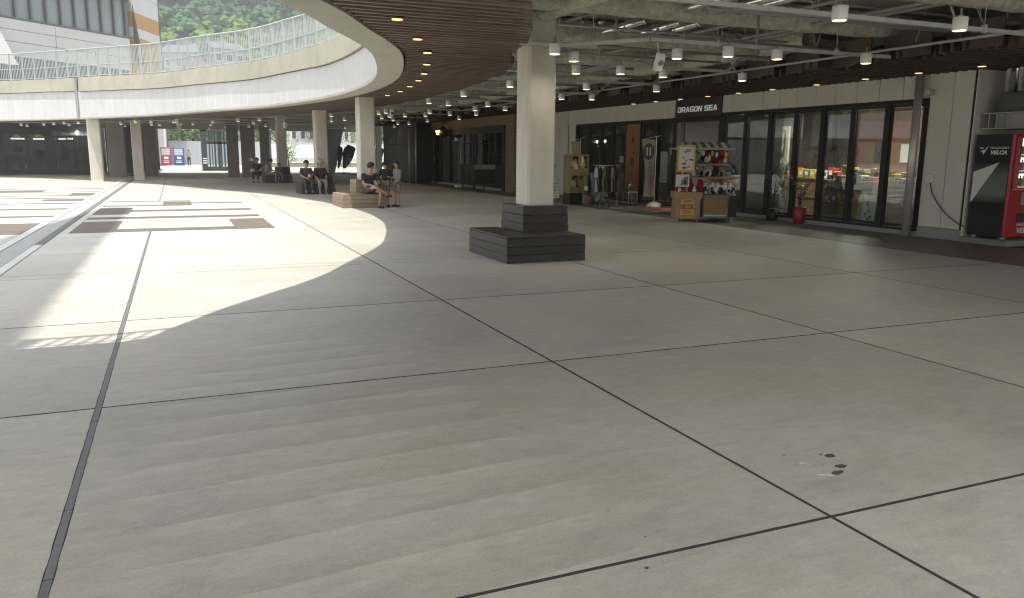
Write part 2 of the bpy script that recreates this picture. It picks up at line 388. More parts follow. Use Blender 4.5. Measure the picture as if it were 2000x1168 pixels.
sp_ = MB(); rr = random.Random(41)
for k in range(150):
    x, yv = rr.uniform(-1.5,9), rr.uniform(1.9,10); a = rr.uniform(.0015,.005); t0 = rr.uniform(0,6); o_ = len(sp_.v)
    sp_.add([(x+a*math.cos(t0+q*1.05)*rr.uniform(.6,1.8),yv+a*math.sin(t0+q*1.05)*rr.uniform(.6,1.2),.0012) for q in range(6)],[(0,1,2,3,4,5)])
tag(sp_.build("floor_specks", CH), kind="stuff")
# ================================================================ RING ROUND THE OPENING
CP = [(-10.5,2.2),(-8.6,2.6),(-6.8,4.3),(-4.8,5.6),(-3.0,5.9),(-1.3,5.9),(-.72,5.96),(-.38,6.48),(.02,7.14),(.5,7.82),(.98,8.48),(1.42,9.22),(1.87,10.17),(2.36,11.13),(2.81,12.18),(3.15,13.3),(3.51,14.69),(3.84,16.3),(4.05,18),(4.13,19.7),(4.07,21.8),(3.72,24.63),(2.68,29.25),(1.14,32.93),(-.74,37.97),(-3.05,42.39),(-5.7,46.6),(-8.6,49.9),(-13,52.6),(-18,53.5),(-24,51),(-28,45),(-31,35),(-31.5,20),(-30.5,9),(-26,3.6),(-18,2.2)]
def spline(P, step=.25):
    n = len(P); dense = []
    for i in range(n):
        a,b,c,d = [Vector((*P[(i+k)%n],0)) for k in (-1,0,1,2)]
        for k in range(24):
            t = k/24; dense.append(.5*((2*b)+(-a+c)*t+(2*a-5*b+4*c-d)*t*t+(-a+3*b-3*c+d)*t**3))
    out = [dense[0]]; acc = 0; L = 0
    for i in range(1, len(dense)+1):
        q0, q = dense[i-1], dense[i % len(dense)]; seg = (q-q0).length; pos = 0
        while seg-pos > step-acc and seg > 1e-9:
            pos += step-acc; acc = 0; out.append(q0.lerp(q, pos/seg))
        acc += seg-pos
    if (out[-1]-out[0]).length < step*.5: out.pop()
    return out
RING = spline(CP, .2)
NR = len(RING)
NRM = []
for i in range(NR):
    t = RING[(i+1)%NR]-RING[i-1]; t.normalize(); NRM.append(Vector((t.y,-t.x,0)))   # outward (curve runs anticlockwise)
def off(i, d): q = RING[i % NR] + NRM[i % NR]*d; return q.x, q.y
ZA = [(-9,4.37),(-5.6,4.34),(-3,4.21),(-1.7,4.15),(0,4.04),(1.4,3.97),(2.6,3.94),(3.3,3.93),(3.75,3.9),(4,3.85)]
ZB = [(-9,5.04),(-5.6,4.97),(-3,4.89),(-1.7,4.8),(0,4.65),(1.4,4.58),(2.6,4.54),(3.3,4.51),(3.75,4.5),(4,4.47)]
ZC = [(-9,6.38),(-5.6,6.31),(-3,6.16),(-1.7,6.06),(0,5.88),(1.4,5.73),(2.6,5.64),(3.3,5.57),(3.75,5.48),(4,5.44)]
def ZT(i):   # upper deck rises a little towards the far left
    q = RING[i % NR]; x = q.x if q.y > 20 else 6
    return interp(ZA, x), interp(ZB, x), (interp(ZC, x) if q.y > 20 else interp([(6.5,6.5),(9,5.44)], q.y))
def strip(i0, i1, prof, gap=0.0, step=1):   # closed profile [(outward offset, z or callable)] swept along ring indices
    mb = MB(); n = len(prof); vs = []; idx = list(range(i0, i1+1, step)) or [i0, i1]
    if idx[-1] != i1: idx.append(i1)
    for kk, i in enumerate(idx):
        for d, z in prof:
            q = RING[i % NR]
            sh = Vector((0,0,0))
            if gap and kk in (0, len(idx)-1):
                t = Vector((-NRM[i%NR].y, NRM[i%NR].x, 0)); sh = t*(gap if kk == 0 else -gap)
            q = q + NRM[i % NR]*d + sh
            vs.append((q.x, q.y, z(i) if callable(z) else z))
    m = len(idx)
    fs = [(a*n+k, a*n+(k+1)%n, (a+1)*n+(k+1)%n, (a+1)*n+k) for a in range(m-1) for k in range(n)]
    fs += [tuple(range(n-1,-1,-1)), tuple((m-1)*n+k for k in range(n))]
    return mb.add(vs, fs)
def near(pt): return min(range(NR), key=lambda i: (RING[i]-Vector((*pt,0))).length)
I0, I1 = near((-.72,5.96)), near((-13,52.6))    # stretch of the ring seen from the plaza
FASC = mat("fascia_white", (.58,.58,.575), .6, (.54,.54,.535), 1.4, rnd=.025)
LIP = mat("lip_concrete", (.46,.44,.375), .75, (.40,.38,.325), 2.2, .08, 30)
PARA = mat("parapet_concrete", (.42,.40,.315), .85, (.35,.33,.26), 1.1, .12, 40, rnd=.05)
BACKC = mat("ring_backing", (.22,.22,.21), .9)
ring = thing("ring_fascia", "white panelled curved fascia with concrete lip round the open sky well", "fascia", (4,20,3))
for a in range(0, NR, 25):
    strip(a, min(a+25, NR), [(0,2.985),(.46,2.985),(.46,3.10),(0,3.05)], .002).build("lip", LIP, ring)
i = I0
while i < I1:
    j = min(i+3, I1); strip(i, j, [(.03,3.052),(.07,3.052),(.07,lambda k: ZT(k)[0]),(.03,lambda k: ZT(k)[0])], .004).build("fascia_panel", FASC, ring); n_ = NRM[i % NR]; q = RING[i % NR]; t = Vector((-n_.y,n_.x,0)); a_, b_ = q+n_*.024, q+n_*.032
    if i > I0+20: MB().add([(*(c+t*w).xy, z) for z in (3.055, ZT(i)[0]-.002) for c, w in ((a_,-.009),(a_,.009),(b_,.009),(b_,-.009))],[(0,1,5,4),(1,2,6,5),(2,3,7,6),(3,0,4,7),(0,1,2,3),(4,5,6,7)]).build("joint_strip", WHITE, ring)
    i = j
i = I1
while i < NR+I0:
    j = min(i+15, NR+I0); strip(i, j, [(.03,3.052),(.07,3.052),(.07,lambda k: ZT(k)[0]),(.03,lambda k: ZT(k)[0])], .004, 5).build("fascia_panel", FASC, ring); i = j
strip(0, NR, [(.075,3.05),(.11,3.05),(.11,lambda k: ZT(k)[1]-.05),(.075,lambda k: ZT(k)[1]-.05)]).build("backing", BACKC, ring)
par = thing("parapet", "bare concrete parapet kerb in cast lengths above the white fascia", "parapet", (4,20,4))
ex = near((-4.15,44.25))
brk = [I0] + list(range(I0+17, ex-6, 17)) + [ex-1]
segs = list(zip(brk, brk[1:])) + [(ex+1, ex+12)] + [(a, min(a+17, I1)) for a in range(ex+12, I1, 17)] + [(a, min(a+40, NR+I0)) for a in range(I1, NR+I0, 40)]
for a, b in segs:
    strip(a, b, [(-.045,lambda k: ZT(k)[0]+.025),(.24,lambda k: ZT(k)[0]+.025),(.24,lambda k: ZT(k)[1]),(0.0,lambda k: ZT(k)[1])], .006, 3 if b-a > 20 else 1).build("parapet_length", PARA, par)
# rain streaks and tie holes on the parapet face
jc = strip(ex, ex+1, [(-.03,3.0),(.02,3.0),(.02,lambda k: ZT(k)[1]-.02),(-.03,lambda k: ZT(k)[1]-.02)])
tag(jc.build("joint_cover", mat("zinc_cover", (.36,.36,.37), .5, metal=.3)), "grey vertical expansion joint cover splitting the white fascia on the left", "joint cover")
hm = MB()
for k in range(I0+160, I1, 3):
    for fz in (.28, .72):
        if (k//3) % 3 == 2 and fz > .5: continue
        q = RING[k % NR]; n_ = NRM[k % NR]; z = ZT(k)[0]+.03+(ZT(k)[1]-ZT(k)[0])*fz; c = q+n_*(-.0465+.043*fz)
        t = Vector((-n_.y, n_.x, 0)); hm.add([c+t*.018*math.cos(s)+Vector((0,0,z+.018*math.sin(s)))-n_*.003 for s in [x*math.pi/3 for x in range(6)]], [(0,1,2,3,4,5)])
o = hm.build("tie_hole", mat("tie_hole_grey", (.20,.195,.17), .9), par)
# railing
RAIL = mat("rail_white", (.40,.425,.415), .45)
rl = thing("railing", "white vertical bar railing standing on the curved concrete parapet", "railing", (4,20,4.6))
def rp(k, d=.12): q = RING[k % NR]+NRM[k % NR]*d; return q
vis = list(range(I0-12, I1+1))
def railbar(zf, rr_, ks, nm):
    MB().tube([(*rp(k).xy, zf(k)) for k in ks], rr_, 6).build(nm, RAIL, rl)
for a in range(I0-60, I1, 30):
    ks = [k for k in range(a, min(a+30, I1)+1, 2)]
    if len(ks) < 2: continue
    railbar(lambda k: ZT(k)[2], .028, ks, "top_rail"); railbar(lambda k: ZT(k)[1]+.06, .016, ks, "bottom_rail")
    railbar(lambda k: ZT(k)[1]+(ZT(k)[2]-ZT(k)[1])*.42, .014, [k for k in ks], "handrail")
for k in list(range(I0-60, I1, 5)):
    q = rp(k); n_ = NRM[k % NR]; t = Vector((-n_.y, n_.x, 0))
    if k % 5 == 0 or True:
        mb = MB(); vs = []
        for z in (ZT(k)[1]-.01, ZT(k)[2]):
            for sx, sy in ((-1,-1),(1,-1),(1,1),(-1,1)): vs.append((q.x+t.x*.022*sx+n_.x*.04*sy, q.y+t.y*.022*sx+n_.y*.04*sy, z))
        mb.add(vs, [(0,1,5,4),(1,2,6,5),(2,3,7,6),(3,0,4,7),(4,5,6,7)]).build("post", RAIL, rl)
bal = []
def cat_pos(f):   # fractional ring index
    k = int(math.floor(f)); t = f-k; return rp(k).lerp(rp(k+1), t), k
f = I0-58.0
while f < I1-1:
    bal.append(f); f += .62
seen = [f for f in bal if RING[int(f) % NR].y > 19]
unit = B(-.013,.013,-.008,.008,0,1); um = None
stf = MB(); cnt = 0
for f in sorted(bal, key=lambda f: (0 if RING[int(f)%NR].y > 19 else 1, RING[int(f)%NR].y)):
    q, k = cat_pos(f); z0, z1 = ZT(k)[1]+.06, ZT(k)[2]
    if cnt < 300:
        if um is None:
            o = unit.build("baluster", RAIL, rl, False); um = o
        else:
            o = um.copy(); COL.objects.link(o)
        o.location = (q.x-4, q.y-20, z0-4.6); o.scale = (1,1,z1-z0); cnt += 1
    else: stf.box(q.x-.013,q.x+.013,q.y-.008,q.y+.008,z0,z1)
tag(stf.build("baluster", RAIL, rl), kind="stuff")

# ================================================================ DECK (ceiling)
outer = [Vector((-62,.1,0)),Vector((16.5,.1,0)),Vector((16.5,60.4,0)),Vector((-62,60.4,0))]
hole = [Vector((*off(k,.11),0)) for k in range(0, NR, 2)]
def sheet(z0, z1):
    mb = MB(); vs = outer+hole; n = len(vs); no = len(outer)
    tr = tessellate_polygon([outer, hole])
    V = [(v.x,v.y,z0) for v in vs]+[(v.x,v.y,z1) for v in vs]
    fs = [tuple(t) for t in tr]+[tuple(i+n for i in t) for t in tr]
    fs += [(i,(i+1)%no,(i+1)%no+n,i+n) for i in range(no)] + [(no+i,no+(i+1)%(n-no),no+(i+1)%(n-no)+n,no+i+n) for i in range(n-no)]
    return mb.add(V, fs)
ceil_ = tag(sheet(3.82,3.885).build("ceiling", DECKU), kind="structure")
def beam(p0, p1, w=.17, h=.34, zb=3.44, seed=0):   # sprayed fireproofing: lumpy rounded section
    p0, p1 = Vector(p0), Vector(p1); L = (p1-p0).length; d = (p1-p0)/L; s = Vector((-d.y, d.x, 0)); n = max(4, int(L/.16)); m = 12; vs = []
    for i in range(n+1):
        c = p0+d*(L*i/n)
        for k in range(m):
            t = 2*math.pi*k/m; sx = math.copysign(abs(math.cos(t))**.7, math.cos(t)); sz = math.copysign(abs(math.sin(t))**.7, math.sin(t))
            q = c+s*(w*sx)+Vector((0,0,zb+h/2+(h/2+.03)*sz))
            q += Vector((0,0,1))*(.022*noise.noise(q*3.3))+s*(.02*noise.noise(q*4.1+Vector((9,0,0))))
            vs.append(q)
    fs = [(i*m+k, i*m+(k+1)%m, (i+1)*m+(k+1)%m, (i+1)*m+k) for i in range(n) for k in range(m)]
    return MB().add(vs, fs, True)
def xr(yv, d):   # right-hand crossing of the ring offset by d at a given Y
    best = None
    for k in range(NR):
        a, b = off(k, d), off(k+1, d)
        if (a[1]-yv)*(b[1]-yv) <= 0 and a[1] != b[1]:
            x = a[0]+(b[0]-a[0])*(yv-a[1])/(b[1]-a[1])
            if best is None or x > best: best = x
    return best
XO = [(5,2.6),(6.6,3.05),(7.75,3.46),(8.9,3.97),(9.7,4.33),(10.3,4.56),(11.1,4.72),(11.4,4.86),(12.5,5.26),(14,5.8),(16.1,6.25),(18.6,6.47),(21.35,6.68),(24.7,6.58),(29.9,6.3),(33,5.1),(36.5,3.4),(43.6,-.8),(52,-7)]
BY = [5.0,7.55,10.1,12.75,15.3,17.85,20.4,22.95,25.5,28.05,30.6,33.15,35.7,38.25,40.8,43.35,45.9,48.45,51,53.55,56.1,58.7]
for yb in BY:
    x0 = interp(XO, yb)-.4 if yb < 44 else (xr(yb,.55) or -22)+.1
    if yb > 54: x0 = -22
    beam((x0,yb,0),(13.2 if yb > 11 else 14.6,yb,0)).build("beam", SPRAY, ceil_)
for a, b in (((5.02,1.0,0),(5.02,11.05,0)),((5.02,11.4,0),(5.02,22.6,0)),((5.0,23,0),(5.0,30.2,0)),((5.0,30.6,0),(4.9,58,0)),((10.6,11.5,0),(10.6,40,0))):
    beam(a, b, .15, .32, 3.40).build("beam", SPRAY, ceil_)
for x in (-9,-3.5,9.5):
    beam((x,54 if x < 0 else 41,0),(x,59.5,0),.15,.3,3.42).build("beam", SPRAY, ceil_)
edge = tag(B(-62,16.5,60.0,60.38,2.98,3.82).build("edge_beam", CONC_COL, ceil_))
# slat soffit round the opening
DKB = mat("soffit_black", (.02,.018,.016), .9)
sof = thing("slat_ceiling", "dark brown timber slat soffit wrapping round the open sky well", "slat ceiling", (4,15,3))
yv = 6.3; k = 0; q6 = 0
BR = random.Random(5); stf = MB(); ns = 0
while yv < 50:
    xi = xr(yv, .47); xo = interp(XO, yv)
    if k % 4 == 0: q6 = BR.uniform(-.12,.05)
    xo = xo+q6*(1 if yv > 12 else .5)
    if xi is not None and xo-xi > .12:
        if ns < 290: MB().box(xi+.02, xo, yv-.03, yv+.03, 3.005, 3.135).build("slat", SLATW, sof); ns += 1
        else: stf.box(xi+.02, xo, yv-.03, yv+.03, 3.005, 3.135)
    yv += .205; k += 1
if stf.v: tag(stf.build("slat", SLATW, sof), kind="stuff")
bk = MB(); yv = 5.6
pts = []
while yv < 50:
    xi = xr(yv,.48); xo = interp(XO, yv)
    if xi is not None and xo-xi > .1: pts.append((xi, xo, yv))
    yv += .4
vs = []; fs = []
for a, b, c in pts: vs += [(a,c,3.30),(b-.15,c,3.30)]
fs = [(2*i,2*i+1,2*i+3,2*i+2) for i in range(len(pts)-1)]
bk.add(vs, fs).build("backing", DKB, sof)
# slat canopy along the shops
can = thing("slat_canopy", "dark brown timber slat canopy with stepped edge above the shop fronts", "slat ceiling", (12,15,3))
yv = 5.5; k = 0; st_ = 0; ns = 0; stf = MB()
while yv < 46:
    if k % 3 == 0: st_ = BR.choice([0,.18,.35,.5])
    x0 = 10.55+st_; x1 = 13.1
    if yv < 10: x1 = 14.3
    if yv > 28.7: x1 = 12.25
    if yv > 39.3: x1 = 11.4
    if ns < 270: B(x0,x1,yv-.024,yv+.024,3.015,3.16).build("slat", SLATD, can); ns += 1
    else: stf.box(x0,x1,yv-.024,yv+.024,3.015,3.16)
    yv += .19 if yv < 30 else .24; k += 1
if stf.v: tag(stf.build("slat", SLATD, can), kind="stuff")
k = 0; yv = 5.5
while yv < 46:   # hanging fins at the stepped front edge
    B(10.58+(k%2)*.22,10.60+(k%2)*.22,yv,yv+.5,3.03,3.42).build("fin", SLATD, can); yv += .57; k += 1
B(10.9,13.1,5.4,46,3.30,3.32).build("backing", DKB, can)
tag(MB().tube([(10.45,5.2,3.16),(10.45,30,3.16)],.022,8).build("canopy_rail", STEEL), "long thin grey tube running along the front edge of the slat canopy", "rail")
# recessed downlights
def downlight(x, y_, z, label, grp):
    t = thing("downlight", label, "downlight", (x,y_,z), group=grp)
    MB().lathe([(.072,.0),(.072,.05),(.064,.05),(.064,.0)],14,(x,y_,z)).build("trim_ring", BLACK, t)
    MB().lathe([(.063,-.008),(.063,.004)],14,(x,y_,z)).build("lens", WARM, t)
ORD = ["nearest","second","third","fourth","fifth","sixth","seventh","eighth","ninth","tenth"]
for n_, (a, b) in enumerate([(2.41,9.08),(3.06,10.51),(3.6,11.84),(4.05,13.37),(4.47,14.93),(4.78,16.38),(5.02,17.9),(5.2,19.42),(5.25,20.9)]):
    downlight(a, b, 2.982, f"small warm recessed downlight, {ORD[n_]} along the curve of the slat soffit", "downlights in the curved slat soffit")
for n_, (a, b) in enumerate([(12.4,9.43),(12.42,10.67),(12.48,11.93),(12.6,13.34),(12.65,14.76),(12.66,15.96),(12.68,17.2),(12.68,18.4),(12.68,19.6),(12.68,20.8)]):
    downlight(a, b, 2.99, f"small warm recessed downlight, {ORD[n_]} along the slat canopy over the shop fronts", "downlights in the shop canopy")
# ================================================================ COLUMNS AND THEIR PLANK BENCHES
PLK = wood_mat("bench_wood_dark", (.060,.054,.046), (.022,.021,.02), (3.5,3.5,30), .34, .16, .8)
PLK2 = wood_mat("bench_wood_pale", (.30,.225,.155), (.235,.175,.12), (7,7,26), .6, .1, .25)
def chamf(x0,x1,y0,y1,c):
    return [(x0+c,y0),(x1-c,y0),(x1,y0+c),(x1,y1-c),(x1-c,y1),(x0+c,y1),(x0,y1-c),(x0,y0+c)]
def column(x, yv, w, d, z0, z1, label, grp="concrete columns of the covered plaza"):
    t = thing("column", label, "column", (x,yv,0), group=grp)
    MB().prism(chamf(x-w/2,x+w/2,yv-d/2,yv+d/2,.035), z0, z1).build("shaft", CONC_COL, t); return t
def bench(y0, label, m, x0=4.14, x1=5.36, L=1.53):
    t = thing("column_bench", label, "bench", (x0,y0,0), group="plank benches wrapped round the columns")
    ax, ay = 4.62, y0+.55; ty1 = y0+1.40; e = .0016
    def ring_(X0,X1,Y0,Y1,z0,z1,inset=0.0):
        h = .03
        MB().bbox(X0,X1,Y0,Y0+h,z0,z1,.003).build("plank", m, t)
        MB().bbox(X0,X1,Y1-h,Y1,z0,z1,.003).build("plank", m, t)
        MB().bbox(X0,X0+h,Y0+h+e,Y1-h-e,z0,z1,.003).build("plank", m, t)
        MB().bbox(X1-h,X1,Y0+h+e,Y1-h-e,z0,z1,.003).build("plank", m, t)
    for k in range(3): ring_(x0,x1,y0,y0+L,.004+k*.115,.004+k*.115+.111)
    # seat top planks run along the bench
    for k in range(4): MB().bbox(x0+.002,ax-.012,y0+.56+k*.243,y0+.56+k*.243+.239,.35,.3715,.003).build("seat_plank", m, t)
    for k in range(4): MB().bbox(x0+.002,x1-.002,y0+.002+k*.139,y0+.002+k*.139+.135,.35,.3715,.003).build("seat_plank", m, t)
    for k in range(3):
        tp = .005*k; ring_(ax+tp,x1-.002-tp,ay+tp,ty1-tp,.373+k*.125,.373+k*.125+.121)
    MB().bbox(ax+.03,x1-.03,ay+.03,ty1-.03,.735,.752,.003).build("cap_board", m, t)
    return t
column(5.0,10.96,.44,.48,.4,3.5,"large pale concrete column rising from the dark plank bench in the middle")
bench(9.97,"dark plank bench wrapped round the big middle column, empty",PLK)
column(5.02,22.6,.46,.48,.4,3.5,"concrete column behind the seated man, rising from the half sunlit bench")
bench(21.63,"plank bench half in sunlight where the man in a black shirt sits",PLK2)
column(5.02,30.2,.46,.48,.4,3.5,"third concrete column, behind the woman and the person in a pale hat")
bench(29.3,"dark plank bench carrying the woman and the person in a pale hat",PLK)
column(4.95,41.4,.46,.48,.4,3.5,"fourth concrete column, between two groups in deep shade")
bench(40.5,"far dark plank bench with three people in deep shade",PLK,4.0,5.3)
column(-3.55,44.2,.58,.55,0,3.45,"pale concrete column on the far side of the plaza, leftmost of the pair")
column(-1.75,45.8,.50,.5,0,3.45,"pale concrete column on the far side of the plaza, right of the pair")
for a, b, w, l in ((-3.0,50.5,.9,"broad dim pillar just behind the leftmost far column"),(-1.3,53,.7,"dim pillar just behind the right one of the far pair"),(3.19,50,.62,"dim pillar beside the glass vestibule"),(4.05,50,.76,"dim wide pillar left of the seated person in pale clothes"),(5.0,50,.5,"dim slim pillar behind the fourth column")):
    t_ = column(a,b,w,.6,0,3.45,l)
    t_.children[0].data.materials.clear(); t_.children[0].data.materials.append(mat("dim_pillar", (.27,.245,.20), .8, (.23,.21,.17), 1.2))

# ================================================================ LAMPS, TRACKS, DUCTS
def lamp_root(name="lamp"):
    t = thing("cylinder_lamp", None, "lamp")
    MB().lathe([(.075,.0),(.079,.004),(.079,.136),(.072,.14)],18).build("body", LAMPW, t, False)
    MB().lathe([(.066,-.003),(.066,.0015)],16).build("lens", GLOW, t, False)
    MB().lathe([(.03,.14),(.03,.16),(.012,.165),(.012,.235)],8).build("mount", STEEL, t, False)
    ld = bpy.data.lights.new("lamp_light",'SPOT'); ld.energy = 5.0; ld.color = (1,.90,.74); ld.spot_size = rad(150); ld.spot_blend = 1; ld.shadow_soft_size = .06
    lo = bpy.data.objects.new("lamp_light", ld); COL.objects.link(lo); lo.parent = t; lo.location = (0,0,-.012)
    return t
LR = lamp_root(); LD = {}
for k_, e_ in (('over',14.0),('overr',6.0),('mid',9.0),('right',2.6)):
    LD[k_] = [c for c in LR.children if c.type == 'LIGHT'][0].data.copy(); LD[k_].energy = e_
LD['over'].color = (1,.96,.88); used = False
LP = [(6.03,6.15),(7.61,6.09),(6.43,9.46),(4.72,9.77),(5.32,10.38),(6.15,11.91),(6.9,8.96),(7.67,8.9),(6.83,11.64),(7.73,11.76),(9.1,8.72),(9.31,11.66),(7.82,14.67),(9.38,17.31),(8.67,17.52),(9.34,14.43),(6.21,14.85),(6.25,17.73),(6.33,20.72),(8.19,21.19),(9.42,22.9),(7.07,21.32),(8.62,23.4),(9.68,26.17),(7.87,25.71),(8.9,26.68),(10.3,29.75),(8.39,27.91),(7.86,28.73),(6.6,26.52),(7.47,29.47),(8.43,32.67),(9.67,36.63),(10.5,40.5),(10.11,36.3),(6.56,27.35),(7.54,30.97),(9.96,32.86),(4.92,29.73),(5.48,30.31),(6.56,33.36),(6.39,35.37),(8.62,43.79),(2.67,37.33),(3.46,36.13),(3.57,40.3),(3.78,45.47),(5.19,43.42),(4.5,43.95),(5.36,49.82),(2.78,48.36),(1.75,40.08),(1.8,44.13),(1.99,51.29),(.96,43.87),(.08,41.28),(.38,43.44),(-.61,45.93),(-.93,42.0),(-1.58,41.72),(-2.41,45.49),(-2.42,49.2),(-3.56,43.1),(-4.31,45.42),(-5.07,46.76),(-5.13,49.3),(-5.76,48.55),(-6.37,49.71),(-7.65,53.18),(-7.65,51.24)]
LP += [(a,b) for b in (-.0,3.1) for a in (-3.2,-1.2,.8,2.8,4.8,7.2)]   # unseen lamps added overhead on the same grid, to light the foreground
ZL = 2.858; SCL = (ZL-1.5)/1.3
LP = [(a*SCL, b*SCL) for a, b in LP]
rows = [.3,3.6,7.0,9.45,12.35,15.3,18.4,22.1,24.6,27.6,30.9,34.4,38,41.9,45.6,49.5,53.3]
def row_of(b): return min(range(len(rows)), key=lambda i: abs(rows[i]-b-.25))
byrow = {}
for a, b in LP: byrow.setdefault(row_of(b), []).append((a,b))
NUM = ["first","second","third","fourth","fifth","sixth","seventh","eighth","ninth","tenth","eleventh","twelfth","thirteenth","fourteenth","fifteenth"]
for ri, ls in sorted(byrow.items()):
    ls.sort()
    for n_, (a, b) in enumerate(ls):
        o = LR if not used else copy_tree(LR); used = True
        o.location = (a, b, ZL)
        for ch in o.children:
            if ch.type == 'LIGHT': ch.data = LD[('over' if a < 4 else 'overr') if ri < 2 else ('right' if a > 7.8 else 'mid')]
        if True: tag(o, f"white cylinder lamp, {NUM[n_]} from the left in the {NUM[ri-2]} lamp row from the camera" if ri > 1 else f"added white cylinder lamp overhead out of frame, {NUM[n_]} from the left, {'behind' if ri == 0 else 'before'} the camera", "lamp", "white cylinder lamps under the open ceiling")
        else: tag(o, "small distant white cylinder lamp under the dim far ceiling", "lamp", "white cylinder lamps under the open ceiling")
def track(pts, label):
    t = thing("cable_track", label, "cable track", pts[0], group="grey cable tracks hung from the ceiling")
    for a, b in zip(pts, pts[1:]):
        a, b = Vector(a), Vector(b); d = (b-a); L = d.length; d.normalize(); T = frame_mat(a, d, Vector((0,0,1)).cross(d).normalized() if abs(d.z) < .9 else (0,1,0))
        MB().box(0,L-.004,-.022,.022,-.025,.025,T).build("channel", STEEL, t)
        n = max(1, int(L/1.9))
        for k in range(n):
            q = a+d*(L*(k+.5)/n)
            MB().tube([q+Vector((0,0,.02)), (q.x+.0,q.y,3.9)], .005, 5).build("rod", STEEL, t)
            MB().box(q.x-.02,q.x+.02,q.y-.028,q.y+.028,q.z-.035,q.z+.06).build("clamp", STEEL, t)
            if k % 2 == 0 and q.y < 25: MB().tube([q+Vector((0,0,.05)), (q.x-.55,q.y+.1,3.88)], .004, 5).build("brace_wire", STEEL, t)
tl = ["nearest the camera","second from the camera","third from the camera","fourth from the camera","fifth from the camera","sixth from the camera","seventh from the camera","eighth from the camera","ninth from the camera"]
ZK = 3.03; TL2 = ['overhead behind the frame edge','overhead just outside the frame']+tl
for ri, yv in enumerate(rows):
    x0 = interp(XO, yv)+.05; x1 = 10.35
    lab = f"straight grey cable track carrying lamps, {TL2[ri]}" if ri < 11 else f"thin grey cable track under the dim far ceiling, {NUM[ri-2]} from the camera"
    if yv > 44: x0 = (xr(yv,.6) or -20)+.1
    if ri == 3: track([(4.55,10.55,ZK),(5.75,10.5,ZK)], "short grey cable track end beside the top of the big middle column"); track([(5.0,10.85,ZK+.0),(6.0,9.47,ZK),(x1,9.45,ZK)], lab)
    elif ri in (4,5,6): track([(x0,yv,ZK),(8.3+.3*ri,yv,ZK),(8.65+.3*ri,yv+.05,ZK+.26),(10.5,yv+.05,ZK+.26)], lab)
    else: track([(x0,yv,ZK),(x1,yv,ZK)], lab)
def duct(pts, rr_, label, m=SILVER, cat="duct"):
    t = thing("duct" if cat == "duct" else "pipe", label, cat, pts[0])
    MB().tube(pts, rr_, 14).build("tube", m, t)
    for q, d in ((Vector(pts[0]), Vector(pts[0])-Vector(pts[1])), (Vector(pts[-1]), Vector(pts[-1])-Vector(pts[-2]))):
        d.normalize(); MB().tube([q-d*.05, q-d*.01], rr_*1.12, 14).build("collar", m, t)
for i_, (a, b) in enumerate((((6.87,12.35),(6.9,11.0)),((7.53,12.3),(7.5,10.95)),((7.85,12.2),(7.8,10.85)),((6.85,10.0),(6.9,8.2)),((7.4,9.95),(7.4,8.1)),((7.68,9.85),(7.66,8.0)))):
    duct([(a[0],a[1]+.06,3.75),(a[0],a[1]+.05,3.62),(a[0],a[1]-.03,3.57),(b[0],b[1],3.57)], .06,
         f"shiny silver duct with an elbow, {['left','middle','right'][i_%3]} of the {'farther' if i_<3 else 'nearer'} three under the ceiling")
GP = mat("conduit_grey", (.33,.33,.31), .5, metal=.3)
for yv, z, x0, x1, l in ((8.55,3.3,6.2,12,"thin grey conduit running across the ceiling nearest the camera"),(10.9,3.32,6.3,11,"thin grey conduit across the ceiling beyond the near ducts"),(12.2,3.3,5.9,10.6,"thin grey conduit across the ceiling beyond the big column"),(16.6,3.3,6.6,10.6,"thin grey conduit across the ceiling between lamp rows four and five")):
    duct([(x0,yv,z+.4),(x0,yv,z+.06),(x0+.05,yv,z),(x1,yv,z)], .022, l, GP, "pipe")
duct([(7.9,9.6,3.72),(7.9,9.62,3.1),(7.9,9.6,2.98)], .02, "flexible braided conduit dropping from the ceiling by the lamps", GP, "pipe")
for (a, b), l in (((7.15,11.9),"round grey ceiling speaker between the left and middle silver ducts"),((7.7,11.75),"round grey ceiling speaker right of the middle silver duct"),((7.15,9.4),"round grey ceiling speaker among the nearer silver ducts")):
    t = thing("ceiling_speaker", l, "speaker", (a,b,3.5)); MB().lathe([(.09,0),(.1,.02),(.1,.12),(.06,.14)],16,(a,b,3.5)).build("housing", STEEL, t)
    MB().lathe([(.075,-.006),(.075,.001)],16,(a,b,3.5)).build("grille", mat("grille_grey", (.12,.12,.115), .7), t); MB().tube([(a,b,3.63),(a,b,3.85)],.012,6).build("stem", STEEL, t)
rq = random.Random(17)
for k, (yv, z, x0, x1) in enumerate(((5.9,3.45,5.5,11),(7.9,3.2,6,10.5),(9.0,3.62,6.5,13),(11.6,3.5,5.6,10.2),(13.6,3.35,5.9,10.3),(14.4,3.6,6.2,12.8),(16.0,3.25,6.4,10.2),(17.2,3.55,6.6,12.6),(19.2,3.3,6.8,10.2),(21.3,3.45,6.8,10.2),(23.6,3.3,6.7,10.2),(26.6,3.4,6.6,10.2))):
    duct([(x0,yv,z),(x1,yv,z)], rq.choice([.014,.02,.028]), f"thin grey service pipe running crosswise high under the ceiling, {NUM[k]} from the camera", GP if k % 3 else STEEL, "pipe")
for k, (x, y0_, y1_, z) in enumerate(((6.1,5,12.2,3.66),(8.4,5,24,3.58),(9.2,5,30,3.5),(9.45,6,30,3.5),(5.6,12.8,22,3.6))):
    duct([(x,y0_,z),(x,y1_,z)], .03, f"grey service pipe running lengthwise under the ceiling, {NUM[k]} placed", GP, "pipe")
rods = thing("hanger_rods", "thin hanging steel rods scattered below the open ceiling", "hanger rods", (7,12,3.5))
